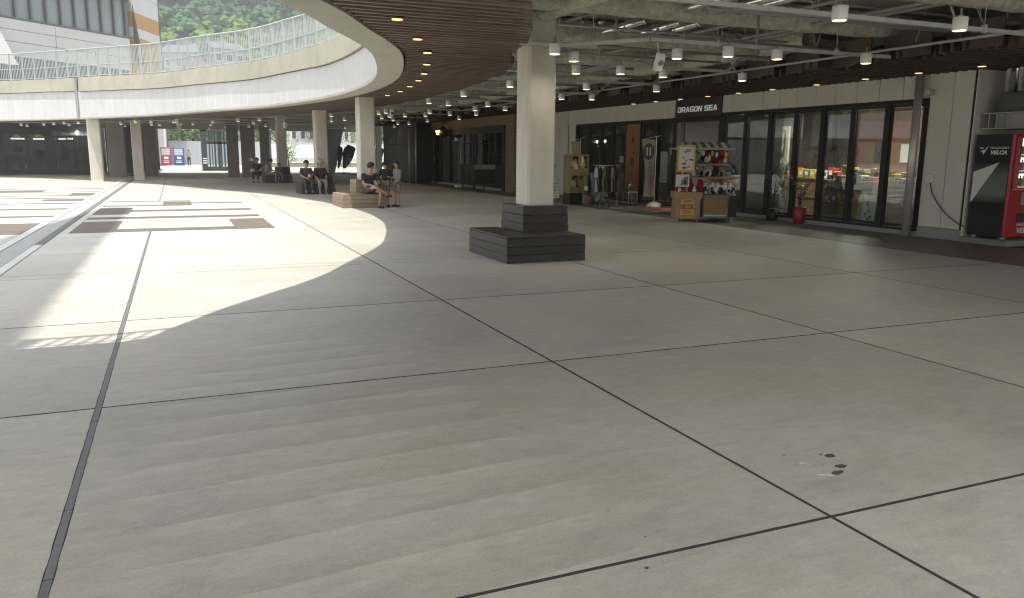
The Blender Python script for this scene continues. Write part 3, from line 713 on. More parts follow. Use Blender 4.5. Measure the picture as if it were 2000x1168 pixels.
for k in range(90):
    x, yv = rq.uniform(6,10.3), rq.uniform(5.5,26); MB().tube([(x,yv,rq.uniform(3.05,3.35)),(x+rq.choice([0,0,.25,-.25]),yv,3.84)],.004,4).build("rod", STEEL, rods)
# security cameras and spotlights
def spot(x,y_,z,label):
    t = thing("security_camera", label, "camera", (x,y_,z)); T = Matrix.Translation((x,y_,z)) @ Matrix.Rotation(rad(25),4,'X')
    MB().bbox(-.06,.06,-.05,.05,-.13,.13,.015,T).build("housing", LAMPW, t); MB().lathe([(.045,0),(.05,.05)],12,(0,0,0),T=T @ Matrix.Rotation(rad(90),4,'X')).build("lens_hood", BLACK, t)
    MB().tube([(x,y_+.02,z+.1),(x,y_+.08,3.3)],.02,6).build("bracket", STEEL, t)
spot(7.0,27.3,2.86,"white security camera on a bracket just right of the second column top")
spot(4.3,34.5,2.6,"white security camera hanging left of the third column")
spot(6.5,10.0,2.82,"white security camera hanging beside the lamp right of the big column")
spot(-.9,41.5,2.78,"white box spotlight under the far ceiling right of the far column pair")
duct([(.2,42,3.0),(.3,46,2.8),(.35,52,2.75)], .09, "pale thick duct running away under the far ceiling", LAMPW)
for n_, a in enumerate(((10.9,8.6,3.1),(11.0,11.8,3.05),(10.4,13.2,3.1))):
    tag(MB().tube([a,(a[0]-.55,a[1]-.1,a[2]+.62)],.02,6).build("strut", STEEL), f"slanted grey steel strut bracing the ceiling above the canopy edge, {ORD[n_]} to the camera", "strut", "slanted steel struts over the canopy")
# ================================================================ SHOP FRONT "DRAGON SEA" (plane X = 13.1)
PANEL = mat("shop_panel", (.74,.70,.61), .55, (.69,.655,.57), 2, rnd=.02)
SEAMD = mat("seam_dark", (.03,.03,.028), .9)
SILL = mat("sill_grey", (.30,.31,.30), .6)
INW = mat("shop_inner_wall", (.10,.088,.07), .8)
TERRA = mat("terracotta_wall", (.24,.085,.045), .7, (.19,.068,.038), 2)
INF = mat("shop_floor", (.16,.125,.09), .45, (.13,.10,.075), 3)
MULL = mat("window_frame_dark", (.018,.019,.018), .45, spec=.25)
X0 = 13.1
shop = thing("shop", "long pale panelled shop with dark framed glass front behind the merchandise cart", "shop", (X0,17,0))
B(X0+.03,X0+.3,10.06,27.6,2.52,3.3).build("wall", SEAMD, shop)
k = 0; yv = 10.07
def panel(y0, y1, z0, z1, x=X0, d=.03): MB().bbox(x, x+d-.002, y0+.006, y1-.006, z0, z1, .003).build("fascia_panel", PANEL, shop)
edges = [10.07,10.46,10.99] + [10.99+.5755*k for k in range(1,11)] + [17.12]
for a, b in zip(edges, edges[1:]):
    if b > 10.995 and a > 10.98: panel(a,b,2.595,3.28)
    else: panel(a,b,.205,3.28)
e2 = [19.2]+[19.58+.5665*k for k in range(0,11)]+[25.9,26.6,27.5]
for a, b in zip(e2, e2[1:]):
    if a < 25.2: panel(a,b,2.535,3.28)
    elif a < 25.8: panel(a,b,2.535,3.28); panel(25.27,25.83,.02,2.53)
    else: panel(a,b,.02,3.28)
B(X0+.03,X0+.3,10.06,10.99,0,2.52).build("wall", SEAMD, shop); B(X0+.03,X0+.3,25.3,27.6,0,2.52).build("wall", SEAMD, shop)
MB().bbox(X0-.012,X0+.029,10.03,10.985,0,.198,.004).build("skirting", SILL, shop)
MB().bbox(X0-.02,X0+.2,10.99,17.05,0,.088,.004).build("sill", SILL, shop); MB().bbox(X0-.02,X0+.2,19.25,25.3,0,.045,.004).build("sill", SILL, shop)
# glazing
def glaze(posts, z0, z1, hb, name="window"):
    B(X0-.005,X0+.11,posts[0]-.05,posts[-1]+.05,z1,z1+hb).build("window_head", MULL, shop)
    B(X0-.005,X0+.11,posts[0]-.05,posts[-1]+.05,z0,z0+.05).build("window_rail", MULL, shop)
    for i, q in enumerate(posts):
        w = .05 if i % 2 == 0 else .065
        MB().bbox(X0-.012,X0+.10,q-w,q+w,z0+.002,z1-.002,.004).build("mullion", MULL, shop)
    for a, b in zip(posts, posts[1:]):
        p_ = B(X0+.045,X0+.051,a+.055,b-.055,z0+.052,z1-.004).build("pane", GLASS, shop)
        f = MB(); 
        for (u0,u1,w0,w1) in ((a+.066,a+.096,z0+.06,z1-.02),(b-.096,b-.066,z0+.06,z1-.02)): f.box(X0+.02,X0+.044,u0,u1,w0,w1)
        f.box(X0+.02,X0+.044,a+.097,b-.097,z0+.06,z0+.11); f.box(X0+.02,X0+.044,a+.097,b-.097,z1-.055,z1-.02)
        f.build("sash", MULL, shop)
glaze([10.99,11.88,12.75,13.6,14.42,15.28,16.17,17.05], .09, 2.52, .072)
glaze([19.25,20.13,21.0,21.86,22.72,23.5,24.35,25.22], .05, 2.46, .072)
# interior
B(X0+.31,18.6,10.2,26.9,-.008,.004).build("shop_floor", INF, shop); B(X0+.31,18.6,10.2,26.9,2.85,2.9).build("shop_ceiling", mat("shop_ceiling_dark", (.10,.10,.095), .9), shop)
B(18.5,18.6,10.2,18,0,2.84).build("back_wall", TERRA, shop); B(18.5,18.6,18,26.9,0,2.84).build("back_wall", INW, shop)
B(X0+.31,18.49,10.1,10.19,0,2.84).build("side_wall", INW, shop); B(X0+.31,18.49,26.9,27,0,2.84).build("side_wall", INW, shop)
B(15.2,18.49,18.6,18.68,0,2.84).build("partition", INW, shop)
tubes = [(14.6,11.9),(14.6,13.3),(14.6,15.0),(14.6,16.4),(16.4,12.5),(16.4,15.5),(15.0,20.2),(15.0,22.6),(16.8,21),(16.8,24)]
for n_, (a, b) in enumerate(tubes):
    t = thing("tube_light", f"lit white tube light under the shop ceiling, {['first','second','third','fourth','fifth','sixth','seventh','eighth','ninth','tenth'][n_]} counted from the pole end", "light", (a,b,2.8), group="tube lights inside the shop")
    B(a-.05,a+.05,b-.32,b+.32,2.8,2.85).build("housing", LAMPW, t); MB().tube([(a,b-.3,2.775),(a,b+.3,2.775)],.02,8).build("tube", TUBE, t)
    al = bpy.data.lights.new("tube_glow",'AREA'); al.shape = 'RECTANGLE'; al.size = .06; al.size_y = .6; al.energy = 24; al.color = (1,.93,.80); ao = bpy.data.objects.new("tube_glow", al); COL.objects.link(ao); ao.parent = t; ao.location = (0,0,-.05)
# doorway and sign
sgn = thing("shop_sign", "black sign board reading DRAGON SEA in white block letters", "sign", (X0,18.15,2.75))
MB().bbox(X0-.035,X0+.028,17.13,19.19,2.515,3.2,.005).build("board", DARK, sgn)
LETW = mat("letter_white", (.9,.9,.88), .4, emit=(1,1,1), estr=.04)
def textX(body, y_left, z, size, m, parent, x=X0-.04, sx=1.0, bold=.0, name="lettering", shear=0, ext=.003, align='LEFT', spacing=1.0):   # reads from +Y to -Y on a wall facing -X
    return text(name, body, size, frame_mat((x,y_left,z),(0,-1,0),(0,0,1)), m, parent, ext, bold, sx, align, shear, spacing)
# block letters built from strokes (unit cell 1 x 1)
def block_letters(word, yl, z, h, w, gap, parent):
    S = .2
    def seg(*pts): return list(pts)
    LET = {'D':[[(0,0),(.8,0),(1,.2),(1,.8),(.8,1),(0,1)],[(S,S),(.74,S),(.78,.26),(.78,.74),(.74,1-S),(S,1-S)]],
     'R':[[(0,0),(S,0),(S,.3),(.5,.3),(.74,0),(1,0),(.78,.32),(1,.42),(1,.88),(.88,1),(0,1)],[(S,.5),(.78,.5),(.78,.8),(S,.8)]],
     'A':[[(0,0),(.22,0),(.3,.2),(.7,.2),(.78,0),(1,0),(.64,1),(.36,1)],[(.38,.4),(.62,.4),(.5,.78)]],
     'G':[[(.18,0),(1,0),(1,.55),(.52,.55),(.52,.38),(.78,.38),(.78,S),(.22,S),(.22,1-S),(1,1-S),(1,1),(.18,1),(0,.82),(0,.18)]],
     'O':[[(.18,0),(.82,0),(1,.18),(1,.82),(.82,1),(.18,1),(0,.82),(0,.18)],[(.22,S),(.78,S),(.78,1-S),(.22,1-S)]],
     'N':[[(0,0),(.22,0),(.22,.62),(.74,0),(1,0),(1,1),(.78,1),(.78,.38),(.26,1),(0,1)]],
     'S':[[(0,0),(.86,0),(1,.14),(1,.5),(.9,.6),(.22,.6),(.22,.8),(1,.8),(1,1),(.14,1),(0,.86),(0,.5),(.1,.4),(.78,.4),(.78,.2),(0,.2)]],
     'E':[[(0,0),(1,0),(1,S),(.22,S),(.22,.4),(.94,.4),(.94,.6),(.22,.6),(.22,1-S),(1,1-S),(1,1),(0,1)]]}
    cur = yl
    for ch in word:
        if ch == ' ': cur -= w*.55; continue
        lp = LET[ch]; loops = [[Vector((a,b,0)) for a,b in l] for l in lp]; flat = [q for l in loops for q in l]; n = len(flat)
        tr = tessellate_polygon(loops); V = []
        for x in (X0-.037, X0-.052): V += [(x, cur-(q.x+.10*(q.y-.5))*w, z+q.y*h) for q in flat]
        fs = [tuple(t) for t in tr]+[tuple(i+n for i in t) for t in tr]; o = 0
        for l in loops:
            m_ = len(l); fs += [(o+i, o+(i+1)%m_, o+(i+1)%m_+n, o+i+n) for i in range(m_)]; o += m_
        MB().add(V, fs).build("letter", LETW, parent); cur -= w+gap
block_letters("DRAGON SEA", 19.04, 2.665, .145, .158, .030, sgn)
MB().lathe([(.03,0),(.03,.02)],12,T=frame_mat((X0-.03,19.03,3.02),(0,0,1),(0,1,0))).build("lamp_eye", LETW, sgn)
door = thing("shop_doorway", "black framed open doorway under the DRAGON SEA sign", "doorway", (X0,18.15,0))
B(X0-.01,X0+.12,17.12,17.22,0,2.5).build("jamb", MULL, door); B(X0-.01,X0+.12,19.09,19.19,0,2.5).build("jamb", MULL, door); B(X0-.01,X0+.12,17.23,19.08,2.4,2.5).build("head", MULL, door)
B(X0+.2,X0+1.9,19.0,19.06,0,2.4).build("black_wall", DARK, door); B(X0+1.9,X0+1.96,18.3,19.0,0,2.4).build("black_wall", DARK, door)
tag(B(12.35,13.35,18.2,20.1,.0,.008).build("mat", mat("orange_mat", (.30,.075,.03), .9, (.25,.06,.025), 30, .4, 200)), "flat orange door mat lying before the shop doorway", "mat")
B(15.4,15.46,17.2,18.55,1.2,2.3).build("cream_wall", mat("cream_wall", (.5,.42,.29), .8), door)
pt = thing("framed_picture", "dark framed picture on the cream wall inside the shop doorway", "picture", (15.38,17.45,1.9)); MB().bbox(15.36,15.39,17.3,17.6,1.6,2.2,.004).build("frame", BLACK, pt); B(15.35,15.359,17.34,17.56,1.64,2.16).build("print", mat("picture_print", (.5,.46,.36), .7), pt)
rp_ = thing("red_poster", "red poster with dark figure shape inside the shop doorway", "poster", (15.3,18.35,1.9)); B(15.34,15.35,18.2,18.5,1.6,2.2).build("sheet", mat("poster_red", (.45,.02,.025), .6), rp_)
MB().prism([(18.28,1.68),(18.42,1.68),(18.44,1.95),(18.36,2.1),(18.27,1.95)],0,.004,frame_mat((15.339,0,0),(0,1,0),(0,0,1)) @ Matrix.Translation((0,0,-.004))).build("dark_shape", BLACK, rp_)
# stainless pole with bracket
pl = thing("steel_pole", "tall round stainless pole in front of the right end of the glass shop front", "pole", (12.97,11.1,0))
MB().tube([(12.97,11.1,0),(12.97,11.1,3.05)],.074,24).build("shaft", STAIN, pl); MB().bbox(12.98,13.1,10.93,11.0,2.62,2.76,.004).build("bracket", STEEL, pl); B(12.975,13.1,10.86,10.93,2.64,2.74).build("bracket", STEEL, pl)
# wall return and recess with the vending machine
wr = thing("recess_wall", "pale panelled wall of the recess behind the vending machine", "wall", (14.1,8,0))
for a, b in zip([3.2,4.1,5.0,5.9,6.8,7.7,8.6,9.5],[4.1,5.0,5.9,6.8,7.7,8.6,9.5,10.0]): MB().bbox(14.25,14.28,a+.006,b-.006,.0,3.3,.003).build("wall_panel", PANEL, wr)
B(14.281,14.4,3.2,10.0,0,3.3).build("backing", SEAMD, wr); MB().bbox(13.11,14.24,10.004,10.03,0,3.3,.003).build("return_panel", PANEL, wr)
sh = thing("steel_ledge", "grey steel beam ledge carrying dark boxes and pipes above the vending machine", "ledge", (13.95,8.5,2.3))
B(13.2,14.24,6.5,9.92,2.262,2.277).build("top_flange", STEEL, sh); B(13.2,14.24,6.5,9.92,2.0,2.015).build("bottom_flange", STEEL, sh); B(13.42,13.44,6.5,9.86,2.016,2.261).build("web", mat("web_galv", (.5,.5,.46), .7, (.4,.4,.37), 30, .3), sh)
for yv in (9.80,9.66): B(13.22,13.41,yv,yv+.015,2.016,2.261).build("stiffener", STEEL, sh)
un = thing("dark_cabinet", "dark grey box standing on the steel ledge above the vending machine", "cabinet", (14,8.8,2.28)); MB().bbox(13.32,14.2,8.2,9.74,2.279,2.62,.01).build("body", mat("cabinet_grey", (.06,.065,.065), .5), un); MB().bbox(13.306,13.319,8.9,9.6,2.33,2.57,.004).build("door", mat("cabinet_door", (.075,.08,.08), .45), un)
for k in range(7):
    tag(MB().tube([(13.42+.07*(k%2),9.68-.115*k,2.624),(13.42+.07*(k%2),9.68-.115*k,3.6)],.042,12).build("pipe", SILVER if k % 2 else STEEL), f"vertical metal pipe rising from the dark cabinet, {['first','second','third','fourth','fifth','sixth','seventh'][k]} from the wall corner", "pipe", "vertical pipes above the vending machine")
# socket and cable
ob = thing("outlet_box", "small pale socket box on the wall between pole and vending machine", "outlet", (X0,10.76,1.1)); MB().bbox(X0-.06,X0-.002,10.69,10.82,1.03,1.2,.012).build("cover", WHITE, ob)
tag(MB().tube([(X0-.03,10.74,1.03),(X0-.04,10.66,.83),(X0-.04,10.5,.63),(X0-.04,10.3,.45),(X0-.03,10.15,.36),(X0-.02,10.02,.30),(13.12,9.98,.27)],.009,8).build("power_cable", BLACK), "black power cable hanging from the socket box to the vending machine", "cable")
# vending machine
vm = thing("vending_machine", "red vending machine with a dark basketball club side panel", "vending machine", (13.6,9.6,0))
VX, VY0, VY1, VZ0, VZ1 = 13.14, 9.22, 9.93, .14, 1.9
pn = tag(MB().bbox(13.0,14.6,9.08,9.985,.0,.1,.008).build("plinth", mat("plinth_concrete", (.27,.27,.245), .9, (.22,.22,.20), 6, .3, 60)), "low concrete plinth under the vending machine", "plinth")
for a in (13.25,14.1):
    for b in (9.32,9.85): B(a-.03,a+.03,b-.03,b+.03,.1,.14).build("foot", STEEL, vm)
B(VX,14.22,VY0+.06,VY1,VZ0,VZ1).build("body", mat("vm_dark", (.012,.013,.017), .45, spec=.25), vm)
VRED = mat("vm_red", (.42,.012,.02), .3)
MB().bbox(VX-.004,14.23,VY0,VY0+.057,VZ0,VZ1,.008).build("front_frame", VRED, vm)
LW2 = mat("print_white", (.72,.72,.70), .4); LGR = mat("print_grey", (.27,.28,.27), .3)
sp = MB()
Tm = frame_mat((VX-.0015,0,0),(0,-1,0),(0,0,1))
def pY(pts): return [(-a, b) for a, b in pts]
MB().prism(pY([(9.46,1.60-.17),(9.93,1.33-.08),(9.93,1.08),(9.91,1.10),(9.925,1.0),(9.93,.70)]),0,.0015,Tm).build("big_arrow", LW2, vm)
# graphic blend band of the side wrap (flat print)
GB = bpy.data.materials.new("wrap_band"); GB.use_nodes = True
nt = GB.node_tree; g_ = nt.nodes.new("ShaderNodeNewGeometry"); s_ = nt.nodes.new("ShaderNodeSeparateXYZ"); rp2 = nt.nodes.new("ShaderNodeValToRGB"); nt.links.new(g_.outputs["Position"], s_.inputs[0])
mr_ = nt.nodes.new("ShaderNodeMapRange"); mr_.inputs[1].default_value = .6; mr_.inputs[2].default_value = 1.75; nt.links.new(s_.outputs[2], mr_.inputs[0]); nt.links.new(mr_.outputs[0], rp2.inputs[0])
cr = rp2.color_ramp; cr.elements[0].position = .10; cr.elements[0].color = (.012,.012,.016,1); cr.elements[1].position = .25; cr.elements[1].color = (.2,.21,.19,1)
e = cr.elements.new(.5); e.color = (.16,.17,.15,1); e = cr.elements.new(.72); e.color = (.012,.012,.016,1)
nt.links.new(rp2.outputs[0], nt.nodes["Principled BSDF"].inputs["Base Color"]); nt.nodes["Principled BSDF"].inputs["Roughness"].default_value = .5; nt.nodes["Principled BSDF"].inputs["Specular IOR Level"].default_value = .2
B(VX-.0012,VX-.0002,VY0+.07,VY1-.002,.55,1.6).build("side_print", GB, vm)
textX("NAGASAKI", 9.655, 1.655, .054, LW2, vm, VX-.002, 1.15, .0012, ext=.0008, spacing=1.12)
textX("VELCA", 9.655, 1.565, .090, LW2, vm, VX-.002, 1.15, .005, ext=.0008, shear=.25)
MB().prism(pY([(9.69,1.715),(9.76,1.64),(9.845,1.615),(9.80,1.60),(9.775,1.555)]),0,.0015,Tm).build("logo_bird", LW2, vm)
MB().prism(pY([(9.78,1.675),(9.845,1.685),(9.85,1.665),(9.79,1.655)]),0,.0015,Tm).build("logo_wing", LW2, vm)
# front face toward the camera
yF = VY0
MB().box(13.22,14.16,yF-.004,yF-.001,1.0,1.83).build("display_back", mat("vm_display", (.35,.38,.42), .3, emit=(.85,.9,1), estr=.5), vm)
cols = [(.25,.05,.03),(.55,.5,.42),(.05,.12,.2),(.4,.33,.1),(.08,.25,.12),(.5,.1,.08),(.3,.3,.32)]
BTL = [mat(f"bottle_{i}", c, .25) for i, c in enumerate(cols)]
for rw in range(3):
    z = 1.56-rw*.27
    B(13.2,14.18,yF-.075,yF-.005,z-.05,z-.005).build("button_shelf", LAMPW, vm)
    for k in range(13):
        x = 13.25+k*.073
        MB().lathe([(.026,0),(.028,.02),(.028,.12),(.012,.16),(.012,.19)],10,(x,yF-.038,z)).build("bottle", BTL[(k*3+rw*2)%7], vm)
        B(x-.018,x+.018,yF-.079,yF-.0755,z-.042,z-.018).build("price_button", BLACK, vm)

for x in (13.185,14.19): B(x-.012,x+.012,yF-.09,yF-.001,.99,1.84).build("display_edge", VRED, vm)
for z in (.99,1.845): B(13.198,14.178,yF-.09,yF-.001,z-.012,z+.012).build("display_edge", VRED, vm)
B(13.45,14.0,yF-.02,yF-.001,.70,.92).build("coin_panel", mat("coin_panel", (.35,.35,.36), .4), vm); B(13.4,14.1,yF-.02,yF-.001,.42,.56).build("pick_up_door", DARK, vm)
text("lettering","NAGASAKI",.07,frame_mat((13.42,yF-.003,.34),(1,0,0),(0,0,1)),LW2,vm,.001,.001,1.2); text("lettering","VELCA",.12,frame_mat((13.42,yF-.003,.22),(1,0,0),(0,0,1)),LW2,vm,.001,.005,1.3,shear=.25)
# ================================================================ THINGS IN FRONT OF AND INSIDE THE SHOP
CARD = mat("cardboard", (.30,.215,.125), .85, (.26,.185,.105), 6, rnd=.06); WOODL = wood_mat("light_wood", (.36,.235,.11), (.29,.18,.085), (6,6,1.5), .55, .06, .15)
PAPER = mat("paper_white", (.66,.65,.61), .7); YEL = mat("poster_yellow", (.62,.43,.05), .6, (.58,.36,.04), 8); PURP = mat("poster_band", (.28,.09,.11), .6)
INK = mat("ink_black", (.02,.02,.02), .7); PLB = mat("plush_black", (.012,.012,.013), .95); PLW = mat("plush_white", (.62,.61,.58), .95, (.55,.54,.51), 30, .3, 120); PLR = mat("plush_red", (.33,.012,.02), .95, (.26,.01,.015), 30, .3, 120); PLG = mat("plush_grey", (.25,.245,.235), .95, (.2,.195,.19), 30, .3, 120)
def marks(cx0, cx1, z0, z1, x, m, parent, rows, cols, sd, name="print_mark"):   # unreadable small print as short flat strokes on a face toward -X
    rr = random.Random(sd); mb = MB(); dy = (cx1-cx0)/cols; dz = (z1-z0)/rows
    for i in range(rows):
        for k in range(cols):
            if rr.random() < .22: continue
            a = cx0+k*dy+dy*.12; b = z0+i*dz+dz*.2
            if rr.random() < .5: mb.box(x-.001,x,a,a+dy*.7*rr.uniform(.4,1),b,b+dz*.18)
            if rr.random() < .6: mb.box(x-.0012,x-.0001,a+dy*rr.uniform(.1,.5),a+dy*rr.uniform(.55,.7),b+dz*.1,b+dz*.6)
    if mb.v: mb.build(name, m, parent)
# merchandise cart
ct = thing("merchandise_cart", "wooden merchandise cart with striped roof and bins on castors before the shop door", "cart", (11,15.2,0))
bx0, bx1, by0, by1 = 10.52, 11.05, 14.85, 15.35
MB().bbox(10.5,11.06,14.84,15.42,.08,.58,.008).build("bin_body", WOODL, ct); MB().bbox(10.47,11.09,14.80,15.45,.53,.68,.008).build("bin_rim", WOODL, ct)
B(11.08,11.9,14.95,15.95,.12,.6).build("cart_body", mat("cart_dark", (.02,.018,.018), .7), ct)
def face_cam(cx, cyv, z): return frame_mat((cx,cyv,z),(1,0,0),(0,0,1))   # face toward -Y
for a, b in ((10.56,14.9),(11.0,14.9),(10.56,15.36),(11.8,15.0),(11.8,15.9)):
    MB().lathe([(.028,-.012),(.034,-.006),(.034,.006),(.028,.012)],12,T=Matrix.Translation((a,b,.036)) @ Matrix.Rotation(rad(90),4,'Y')).build("castor", STEEL, ct)
    MB().tube([(a,b,.05),(a,b,.115)],.012,6).build("castor_stem", STEEL, ct)
# front (toward camera, -Y): yellow notice
B(10.62,10.92,14.832,14.838,.17,.53).build("notice", YEL, ct)
B(10.635,10.905,14.829,14.8315,.30,.41).build("notice_band", PURP, ct)
mb = MB()
for k in range(4): mb.box(10.66,10.88-.03*(k%2),14.8295,14.8315,.19+.025*k,.202+.025*k)
for k in range(3): mb.box(10.68,10.86,14.8295,14.8315,.44+.026*k,.452+.026*k)
mb.build("print_mark", mat("ink_red", (.33,.10,.03), .7), ct)
mb = MB()
for k in range(5): mb.box(10.72+.025*k,10.738+.025*k,14.8265,14.8288,.34,.375)
mb.build("print_mark", YEL, ct)
MB().bbox(10.74,10.80,15.02,15.08,.6,1.80,.006).build("post", WOODL, ct)
MB().bbox(11.68,11.73,15.6,15.65,.6,1.72,.006).build("post", WOODL, ct)
for z in (.98,1.28): MB().bbox(10.62,11.72,15.1,15.85,z,z+.03,.005).build("shelf", WOODL, ct)
# roof: striped awning boards
GRS = mat("stripe_green", (.05,.085,.05), .8); CRS = mat("stripe_cream", (.46,.42,.33), .8)
MB().bbox(10.46,11.8,14.92,15.0,1.63,1.67,.004).build("roof_rail", mat("rail_pale", (.42,.36,.28), .7), ct); MB().bbox(10.46,11.8,15.88,15.94,1.63,1.67,.004).build("roof_rail", mat("rail_pale", (.42,.36,.28), .7), ct)
for k in range(12):
    a = 10.62+k*.092; m_ = GRS if k % 2 else CRS
    MB().add([(a,14.97,1.67),(a+.09,14.97,1.67),(a+.09+.0,15.42,1.80),(a,15.42,1.80),(a,15.88,1.67),(a+.09,15.88,1.67),(a,14.97,1.66),(a+.09,14.97,1.66),(a+.09,15.42,1.79),(a,15.42,1.79),(a,15.88,1.66),(a+.09,15.88,1.66)],[(0,1,2,3),(3,2,5,4),(6,9,8,7),(9,10,11,8),(0,6,7,1),(4,5,11,10),(0,3,9,6),(3,4,10,9),(1,7,8,2),(2,8,11,5)]).build("roof_stripe", m_, ct)
# poster on the post (flat print of panels only)
ps = thing("cart_poster", "yellow edged picture poster hung on the cart's wooden post", "poster", (10.72,14.9,1.4))
T_ = frame_mat((10.51,14.93,1.13),(1,-.08,0),(0,0,1))
MB().box(0,.40,0,.60,0,.004,T_).build("sheet", YEL, ps); MB().box(.04,.36,.05,.55,.0042,.006,T_).build("print", PAPER, ps)
CB = [mat("print_blue", (.10,.25,.42), .6), mat("print_pink", (.52,.27,.20), .6), INK, mat("print_orange", (.5,.2,.04), .6)]
rr = random.Random(3)
for k in range(14):
    x = .05+rr.random()*.25; z = .06+rr.random()*.44; MB().box(x,x+rr.uniform(.03,.08),z,z+rr.uniform(.02,.06),.0062,.0072+.0001*k,T_).build("print_patch", CB[k%4], ps)
ph = thing("photo_card", "white card with a grey picture hung low on the cart post", "card", (10.7,14.9,.9)); T_ = frame_mat((10.50,14.93,.80),(1,-.1,0),(0,0,1))
MB().box(0,.30,0,.27,0,.004,T_).build("sheet", PAPER, ph); MB().prism([(.1,.03),(.27,.03),(.28,.24),(.19,.22),(.13,.15)],.0042,.006,T_).build("print", PLG, ph); MB().prism([(.17,.05),(.24,.05),(.23,.18),(.19,.14)],.0062,.0075,T_).build("print_dark", INK, ph)
# plush toys: rounded bird-like toys
def plush(x, yv, z, s, body, belly, label, tilt=0, beak=True, rz=0):
    t = thing("plush_toy", label, "plush toy", (x,yv,z), rad(rz), "plush toys on the merchandise cart"); T = Matrix.Rotation(rad(tilt),4,'Y')
    MB().ell((0,0,.5*s),.36*s,.32*s,.5*s,14,10,T).build("body", body, t, False); MB().ell((0,0,1.05*s),.3*s,.28*s,.28*s,14,10,T).build("head", body, t, False)
    MB().ell((0,-.12*s,.45*s),.26*s,.23*s,.38*s,12,8,T).build("belly", belly, t, False)
    for sg in (-1,1):
        MB().ell((sg*.36*s,0,.55*s),.1*s,.16*s,.34*s,10,6,T).build("wing", body, t, False); MB().ell((sg*.16*s,-.14*s,.03*s),.12*s,.18*s,.06*s,8,5,T).build("foot", WOODL, t, False)
        MB().ell((sg*.11*s,-.25*s,1.1*s),.035*s,.02*s,.04*s,6,4,T).build("eye", INK, t, False)
    if beak: MB().lathe([(.06*s,0),(.001,.12*s)],8,T=T @ Matrix.Translation((0,-.26*s,1.02*s)) @ Matrix.Rotation(rad(90),4,'X')).build("beak", WOODL, t, False)
plush(10.95,15.35,1.31,0.32,PLG,PLG,"big grey plush toy on the cart's top shelf beside the poster")
plush(11.22,15.4,1.31,0.33,PLB,PLW,"big white bellied black plush toy on the middle of the cart's top shelf",18)
plush(11.5,15.5,1.31,0.34,PLB,PLR,"big black plush toy with red belly at the right of the cart's top shelf",-20)
plush(11.65,15.4,1.31,0.21,PLR,PLW,"red plush toy at the right end of the cart's top shelf",10)
plush(10.95,15.3,1.01,0.20,PLG,PLW,"small grey and white plush toy on the cart's lower shelf beside the post")
plush(11.22,15.35,1.01,0.22,PLW,PLB,"white plush toy with dark belly on the cart's lower shelf",30)
plush(11.42,15.4,1.01,0.23,PLB,PLB,"all black plush toy on the cart's lower shelf")
plush(11.6,15.4,1.01,0.19,PLG,PLB,"grey plush toy at the right end of the cart's lower shelf")
for k, (x, yv, s) in enumerate(((10.62,15.1,.2),(10.85,15.25,.26),(11.1,15.2,.24))): plush(x,yv,.64,s,PLR,PLR if k else PLW,f"round red plush toy in the cart's front bin, {['left','middle','right'][k]} one",0,True,20*k)
plush(10.93,14.98,.67,.1,PLW,PLW,"tiny white plush toy sitting on the rim of the cart's front bin")
for k in range(14): plush(11.22+.1*(k%7),15.05+.16*(k//7),.62+.05*((k*5)%3),.13,PLW if k % 3 else PLB,PLB if k % 2 else PLW,f"small plush toy in the cart's right bin, {['front','back'][k//7]} row {['first','second','third','fourth','fifth','sixth','seventh'][k%7]} from the left",(k*37)%40-20,False)
rr = random.Random(51)
for sh_, z_, n_ in (("top",1.31,6),("lower",1.01,7)):
    for k in range(n_): plush(10.72+.15*k,15.62+.05*(k%2),z_,rr.uniform(.17,.23),rr.choice([PLR,PLB,PLG,PLW]),rr.choice([PLW,PLG,PLB]),f"plush toy in the back row of the cart's {sh_} shelf, {['first','second','third','fourth','fifth','sixth','seventh'][k]} from the left",rr.uniform(-20,20),True,rr.uniform(-40,40))
for k in range(6):
    a = 11.1+.1*k; tag(MB().ell((a,15.0,1.55-.03*(k%2)),.035,.02,.06,8,6).build("keyring_toy", [PLW,PLR,YEL][k%3]), f"small dangling toy under the cart's roof rail, {['first','second','third','fourth','fifth','sixth'][k]} from the left", "toy")
bd = thing("cart_signboard", "colourful blue and orange picture board hung on the cart's side", "signboard", (11.4,14.9,.4)); T_ = frame_mat((11.14,14.93,.10),(1,-.03,0),(0,0,1))
MB().box(0,.56,0,.52,0,.012,T_).build("board", mat("board_blue", (.13,.21,.24), .6, (.08,.13,.15), 12), bd)
MB().box(.03,.53,.08,.46,.0125,.0145,T_).build("print", mat("board_orange", (.42,.22,.05), .7, (.16,.10,.06), 45, detail=8, lo=.42, hi=.58), bd)
mb = MB(); rr = random.Random(8)
for k in range(16): mb.ell((.04+.031*k,.05+.015*(k%2),.015),.02,.018,.003,6,4,T_)
mb.build("print_dots", PAPER, bd)
# round capsule dome machine
cd = thing("candy_machine", "clear domed sweet machine with a white spotted cabinet right of the cart", "candy machine", (12.1,15.6,0))
MB().bbox(11.86,12.32,15.4,15.8,.09,.66,.01).build("cabinet", PAPER, cd)
mb = MB()
for (a, b) in ((11.88,.52),(11.9,.4),(11.88,.28),(11.95,.18)): mb.ell((a+.06,15.398,b),.05,.003,.03,10,5)
for (a, b) in ((12.2,.5),(12.22,.38),(12.18,.25)): mb.ell((a,15.398,b),.03,.003,.045,10,5)
mb.build("spot_print", INK, cd)
for a, b in ((11.9,15.45),(12.28,15.45),(11.9,15.75),(12.28,15.75)): MB().ell((a,b,.045),.035,.035,.045,10,6).build("castor", STEEL, cd)
MB().lathe([(.36,.0),(.38,.02),(.38,.06),(.30,.07)],24,(12.05,15.6,.98)).build("tray", mat("tray_grey", (.4,.4,.39), .4), cd)
